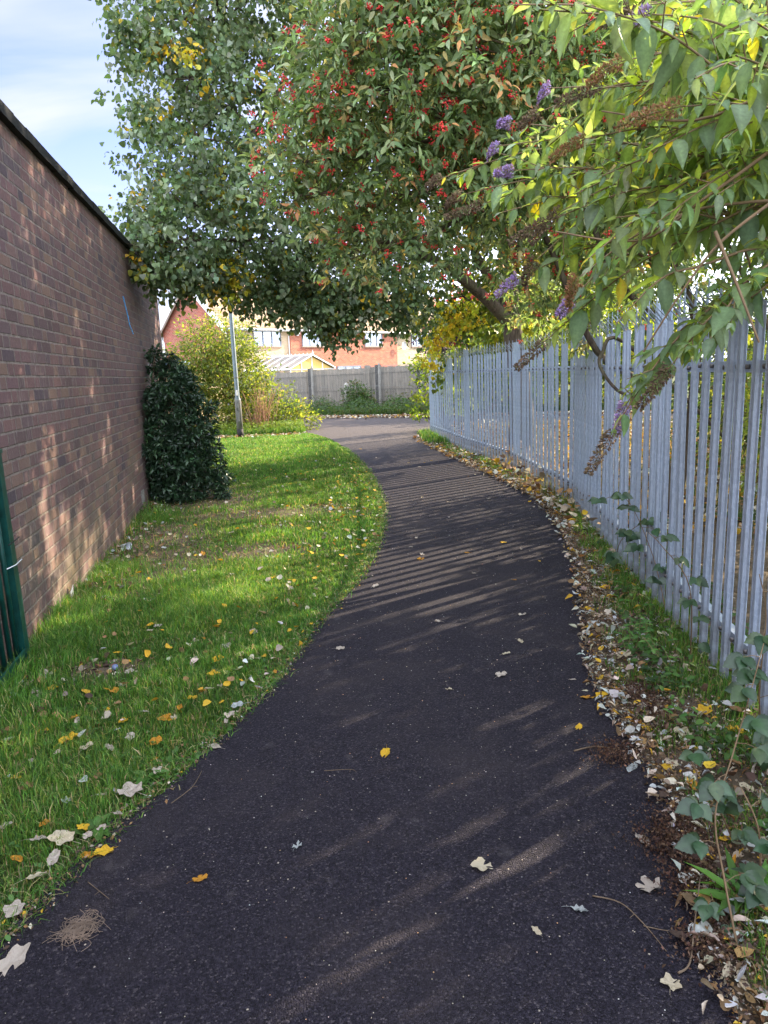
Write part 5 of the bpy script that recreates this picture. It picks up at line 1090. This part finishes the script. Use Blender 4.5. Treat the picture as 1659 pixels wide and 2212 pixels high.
def fallen(p, s, colr, kind, label, group=None, dz=0.0):
    v = int(rng.integers(0, 8)); key = (colr, kind, v)
    if key not in proto:
        o = leaf_mesh(kind, v+{'heart': 0, 'lobed': 10, 'curl': 20}[kind]).build('fallen_leaf', FM[colr]); proto[key] = o.data
    else: o = bpy.data.objects.new('fallen_leaf', proto[key]); COL.objects.link(o)
    o.location = (p[0], p[1], p[2]+dz); o.scale = (s*rng.uniform(.65, 1.1), s*rng.uniform(.8, 1.15), s*rng.uniform(.6, 1.9)); o.rotation_euler = (rng.normal()*.12, rng.normal()*.12, rng.random()*6.28)
    props(o, label, 'leaf', group); return o
TZ = .013
named = [(1083, 1464, .062, 'pale', 'heart', 'pale curled leaf alone on the tarmac right of centre'), (833, 1633, .052, 'yellow', 'heart', 'single bright yellow leaf on tarmac in the middle of the path'), (1042, 1878, .062, 'cream', 'lobed', 'cream leaf lying in a sunlit streak on the near tarmac'),
 (433, 1906, .046, 'orange', 'heart', 'orange leaf alone on the near left tarmac'), (643, 1835, .036, 'grey', 'heart', 'small greenish white leaf on tarmac left of the sun streaks'), (734, 1406, .05, 'pale', 'heart', 'pale leaf on tarmac close to the left grass edge, mid distance'),
 (1159, 2021, .04, 'cream', 'curl', 'curled cream leaf on the near tarmac at lower right'), (30, 2085, .085, 'pale', 'lobed', 'big white leaf at the lower left corner of the tarmac'), (1450, 2137, .05, 'cream', 'lobed', 'cream leaf with torn notch near the bottom right corner'),
 (1250, 1577, .042, 'yellow', 'heart', 'yellow leaf on tarmac just left of the litter drift'), (909, 1211, .07, 'orange', 'heart', 'orange and cream leaf in the middle of the path farther up'), (900, 1165, .07, 'pale', 'curl', 'white leaf beyond the orange one in the middle of the path'),
 (811, 1270, .065, 'pale', 'curl', 'white curled leaf near the left edge of the path'), (1400, 1925, .075, 'pale', 'lobed', 'large torn pale leaf beside twigs on the right tarmac'), (463, 1620, .055, 'pale', 'lobed', 'two lobed white leaf at the grass and tarmac edge'),
 (285, 1728, .085, 'pale', 'lobed', 'large pale pinkish leaf on the grass beside the tarmac'), (1505, 2020, .05, 'yellow', 'heart', 'yellow folded leaf beside the broken twig at lower right'), (1387, 1823, .05, 'pale', 'heart', 'pinkish white leaf on tarmac left of the bramble'),
 (1250, 1975, .055, 'grey', 'curl', 'small silvery leaf on the near right tarmac'), (463, 1468, .062, 'yellow', 'lobed', 'bright yellow upright leaf in the lawn near the tarmac'), (327, 1361, .07, 'yellow', 'curl', 'orange yellow leaf in the lawn opposite the railing'),
 (358, 1567, .06, 'orange', 'heart', 'deep yellow leaf in the grass below the upright yellow one'), (148, 1614, .085, 'yellow', 'lobed', 'broad ochre leaf standing up in the grass at left'), (192, 1628, .055, 'cream', 'lobed', 'cream leaf just right of the broad ochre leaf'),
 (240, 1633, .06, 'pale', 'curl', 'white folded leaf in the grass, right of the cream one'), (100, 1475, .08, 'pale', 'heart', 'large pink white leaf in grass near the green railing'), (118, 1500, .05, 'yellow', 'lobed', 'yellow leaf below the pink white leaf near the railing'),
 (36, 1698, .04, 'yellow', 'heart', 'small yellow leaf in the grass at the left edge'), (138, 1830, .075, 'cream', 'lobed', 'large cream leaf in the grass at lower left'), (182, 1808, .045, 'yellow', 'lobed', 'yellow crumpled leaf touching the large cream leaf'),
 (228, 1848, .05, 'yellow', 'lobed', 'yellow leaf at the tip of grass over the tarmac'), (190, 1858, .045, 'orange', 'heart', 'orange leaf on the grass edge left of the yellow one'), (118, 1876, .065, 'pale', 'curl', 'long pale leaf with yellow tip in the lower left grass'),
 (85, 1833, .055, 'pale', 'curl', 'pinkish curled leaf left of the large cream leaf'), (192, 1825, .035, 'pale', 'heart', 'small pale round leaf between two yellow leaves'), (80, 1915, .06, 'cream', 'curl', 'fawn curled leaf in the lowest part of the grass'), (520, 1425, .055, 'cream', 'heart', 'cream leaf in the lawn with a yellow one above it'),
 (549, 1378, .06, 'pale', 'heart', 'pinkish round leaf in the lawn near the tarmac bend'), (498, 1560, .07, 'pale', 'lobed', 'white leaf heap on the tarmac edge'), (515, 1540, .06, 'grey', 'heart', 'greyish leaf on the heap at the tarmac edge'), (490, 1575, .055, 'pale', 'curl', 'long pale leaf below the heap at the tarmac edge'),
 (313, 1552, .06, 'pale', 'curl', 'white and yellow curled leaf in the middle of the grass'), (390, 1545, .05, 'orange', 'curl', 'orange curled leaf below a white one in the grass'), (235, 1548, .05, 'yellow', 'curl', 'yellow leaf lying across grass, left of the orange one'), (70, 1540, .045, 'yellow', 'curl', 'yellow sliver of a leaf near the left edge'),
 (250, 1507, .05, 'orange', 'heart', 'orange leaf in a sunny patch of grass'), (1385, 1537, .065, 'pale', 'lobed', 'white leaf on the brown drift at right'), (1372, 1575, .05, 'orange', 'heart', 'round orange leaf on the brown drift at right'), (1520, 1548, .075, 'yellow', 'lobed', 'large yellow leaf in the verge below the fence'),
 (1495, 1712, .055, 'orange', 'heart', 'orange pointed leaf in the right verge'), (1450, 1667, .055, 'cream', 'lobed', 'cream leaf on the right verge above the orange one'), (1475, 1755, .04, 'grey', 'curl', 'grey curled leaf on the right tarmac edge'), (1477, 1600, .07, 'cream', 'lobed', 'beige star shaped leaf on the right verge'),
 (1475, 1820, .075, 'pale', 'lobed', 'pinkish white leaf tucked under the bramble'), (1270, 1512, .06, 'orange', 'lobed', 'spotted orange leaf at the tip of the drift'), (1365, 1665, .06, 'grey', 'curl', 'rolled grey leaf at the edge of the right verge'), (1610, 1720, .06, 'cream', 'heart', 'cream leaf in grass at the right edge')]
for x, y, s, c, k, lab in named:
    p = G(x, y); gr_ = p[0] < lx(p[1])-.01; fallen(p, s*1.08, c, k, lab, None, .035 if gr_ else (TZ if p[0] < rx(p[1]) else .03))
cnt = 0
while cnt < 125:       # in the lawn
    y = 1.6+rng.random()**1.5*11; x = rng.uniform(wallx(y)+.15, lx(y))
    if not in_grass(np.array([x]), np.array([y]))[0]: continue
    if rng.random() > .35+.65*np.exp(-(lx(y)-x)/.7): continue
    c = rng.choice(['yellow', 'pale', 'orange', 'brown', 'cream', 'grey'], p=[.33, .2, .13, .1, .14, .10]); s = rng.uniform(.03, .065)
    fallen((x, y, 0), s, c, rng.choice(['heart', 'lobed', 'curl']), 'small %s fallen leaf lying among others in the lawn grass' % {'pale': 'pinkish white', 'grey': 'silvery', 'cream': 'cream'}.get(c, c), '%s fallen leaves scattered in the lawn' % c, .03); cnt += 1
for q in range(38):    # on the tarmac
    y = 3.2+rng.random()**1.3*12; x = lx(y)+(rx(y)-lx(y))*(.08+.87*rng.random()**.6); c = rng.choice(['pale', 'cream', 'yellow', 'orange'], p=[.4, .3, .2, .1])
    fallen((x, y, TZ), rng.uniform(.03, .055), c, rng.choice(['heart', 'curl']), 'small %s fallen leaf lying on the dark tarmac farther up the path' % {'pale': 'whitish'}.get(c, c), '%s fallen leaves on the tarmac' % c)
for q in range(72):    # along the right verge
    y = 1.3+rng.random()**1.3*13; x = rx(y)+rng.gamma(1.5, .12)-.05; c = rng.choice(['pale', 'cream', 'yellow', 'orange', 'grey', 'brown'], p=[.2, .22, .26, .1, .15, .07])
    fallen((x, y, .03), rng.uniform(.04, .08), c, rng.choice(['heart', 'lobed', 'curl']), 'fallen %s leaf on the litter drift between the tarmac and the steel fence' % {'pale': 'whitish', 'grey': 'silver grey'}.get(c, c), '%s fallen leaves on the drift by the steel fence' % c, 0)

# ---- twigs, nest of dry grass, litter
rng = np.random.default_rng(111)
def twig(pts, r, label):
    P = smooth_line(pts, 5); g = Geo(); g.tube(P, np.linspace(r, r*.5, len(P)), 6); k = len(P)//2; d_ = P[k+1]-P[k]; sd = np.cross(d_, [0, 0, 1]); sd /= np.linalg.norm(sd); g.tube([P[k], P[k]+sd*.02+d_*.3], [r*.6, r*.3], 5)
    c = P.mean(0); o = g.build('twig', MAT['twig'], None, label=label, cat='twig'); o.data.transform(Matrix.Translation((-c[0], -c[1], -c[2]))); o.location = tuple(c)
twig([G(1280, 1935, .016), G(1340, 1950, .02), G(1390, 1995, .018), G(1440, 2055, .016)], .0022, 'thin curved brown twig lying on the tarmac at lower right')
twig([G(1465, 2102, .018), G(1490, 2080, .022), G(1500, 2000, .05), G(1512, 1900, .09)], .0032, 'thick broken cane with bent end leaning from the lower right verge')
twig([G(370, 1735, .016), G(415, 1700, .02), G(436, 1665, .018)], .0016, 'reddish twig on the tarmac edge below the lawn')
twig([G(1240, 1622, .016), G(1290, 1612, .02), G(1345, 1622, .02)], .0035, 'fallen seed spike twig at the drift edge')
twig([G(190, 1905, .016), G(215, 1925, .018), G(236, 1942, .015)], .0014, 'short thin twig near the lower left grass')
twig([G(1425, 1560, .03), G(1405, 1590, .04), G(1378, 1640, .03)], .003, 'brown stick standing out of the right drift')
twig([G(1390, 2000, .016), G(1440, 2010, .02), G(1500, 2012, .018)], .0014, 'pale wavy stem beside the broken cane')
twig([G(700, 1945-280, .016), G(757, 1662, .018), G(770, 1668, .016)], .0012, 'tiny winged seed stalk in mid path')
c = G(172, 2020); g = Geo()
for q in range(150):
    a = c+rng.normal(size=3)*[.024, .024, 0]+[0, 0, .015+.012*rng.random()]; b = c+rng.normal(size=3)*[.03, .03, 0]+[0, 0, .014+.012*rng.random()]; m = (a+b)/2+rng.normal(size=3)*[.015, .015, .006]; m[2] = max(m[2], .014); g.tube(smooth_line([a, m, b], 4), .0007, 3, cap=False)
o = g.build('dry_grass_tangle', plain('dry_grass', (.24, .18, .14), .9), None, label='round tangle of dry brown grass on the near left tarmac', cat='dry grass'); o.data.transform(Matrix.Translation(tuple(-c))); o.location = tuple(c)
c = G(265, 1190); g = Geo(); A = np.linspace(0, 2*np.pi, 18, endpoint=False); V = []; F = []
prof = [(.0, .0), (.028, .0), (.03, .03), (.036, .07), (.04, .09), (.042, .092), (.038, .088), (.028, .02)]
for r_, z_ in prof:
    for a in A: V.append((r_*math.cos(a)*(1+.12*math.sin(3*a+z_*60)), r_*math.sin(a)*.8, z_))
for k in range(len(prof)-1):
    for j in range(18): F += [(k*18+j, k*18+(j+1) % 18, (k+1)*18+(j+1) % 18), (k*18+j, (k+1)*18+(j+1) % 18, (k+1)*18+j)]
o = Geo().add(V, F).build('plastic_cup', plain('white_plastic', (.72, .75, .8), .3), None, label='crumpled white plastic cup in the grass by the wall', cat='cup'); o.location = (c[0], c[1], .04); o.rotation_euler = (R(80), 0, R(60))
c = G(250, 1454); g = Geo(); g.tube([(0, 0, 0), (0, 0, .004), (0, 0, .014)], [.016, .016, .015], 16)
o = g.build('bottle_cap', plain('blue_plastic', (.18, .22, .38), .4), None, label='small blue grey bottle cap in a bare patch of the lawn', cat='bottle cap'); o.location = (c[0], c[1], .03); o.rotation_euler = (.4, .2, 0)
c = G(387, 1025+125) if False else G(300, 1262); V = [(0, 0, 0), (.05, 0, .005), (.06, .01, .09), (.03, .0, .12), (-.01, .01, .07)]
s_ = W0+Wd*(wall_pt(303, 1012+245)[0]-.0) if False else None
c = G(305, 1300)
o = Geo().add([(x, y+dy_, z) for dy_ in (0, .002) for x, y, z in V], [(0, 1, 2), (0, 2, 3), (0, 3, 4), (5, 7, 6), (5, 8, 7), (5, 9, 8)]).build('paper_scrap', plain('paper', (.6, .62, .66), .7), None, label='torn white paper scrap standing in long grass at the foot of the wall', cat='paper')
q = wallx(4.9); o.location = (q+.03, 4.9, .03); o.rotation_euler = (.1, 0, wa)
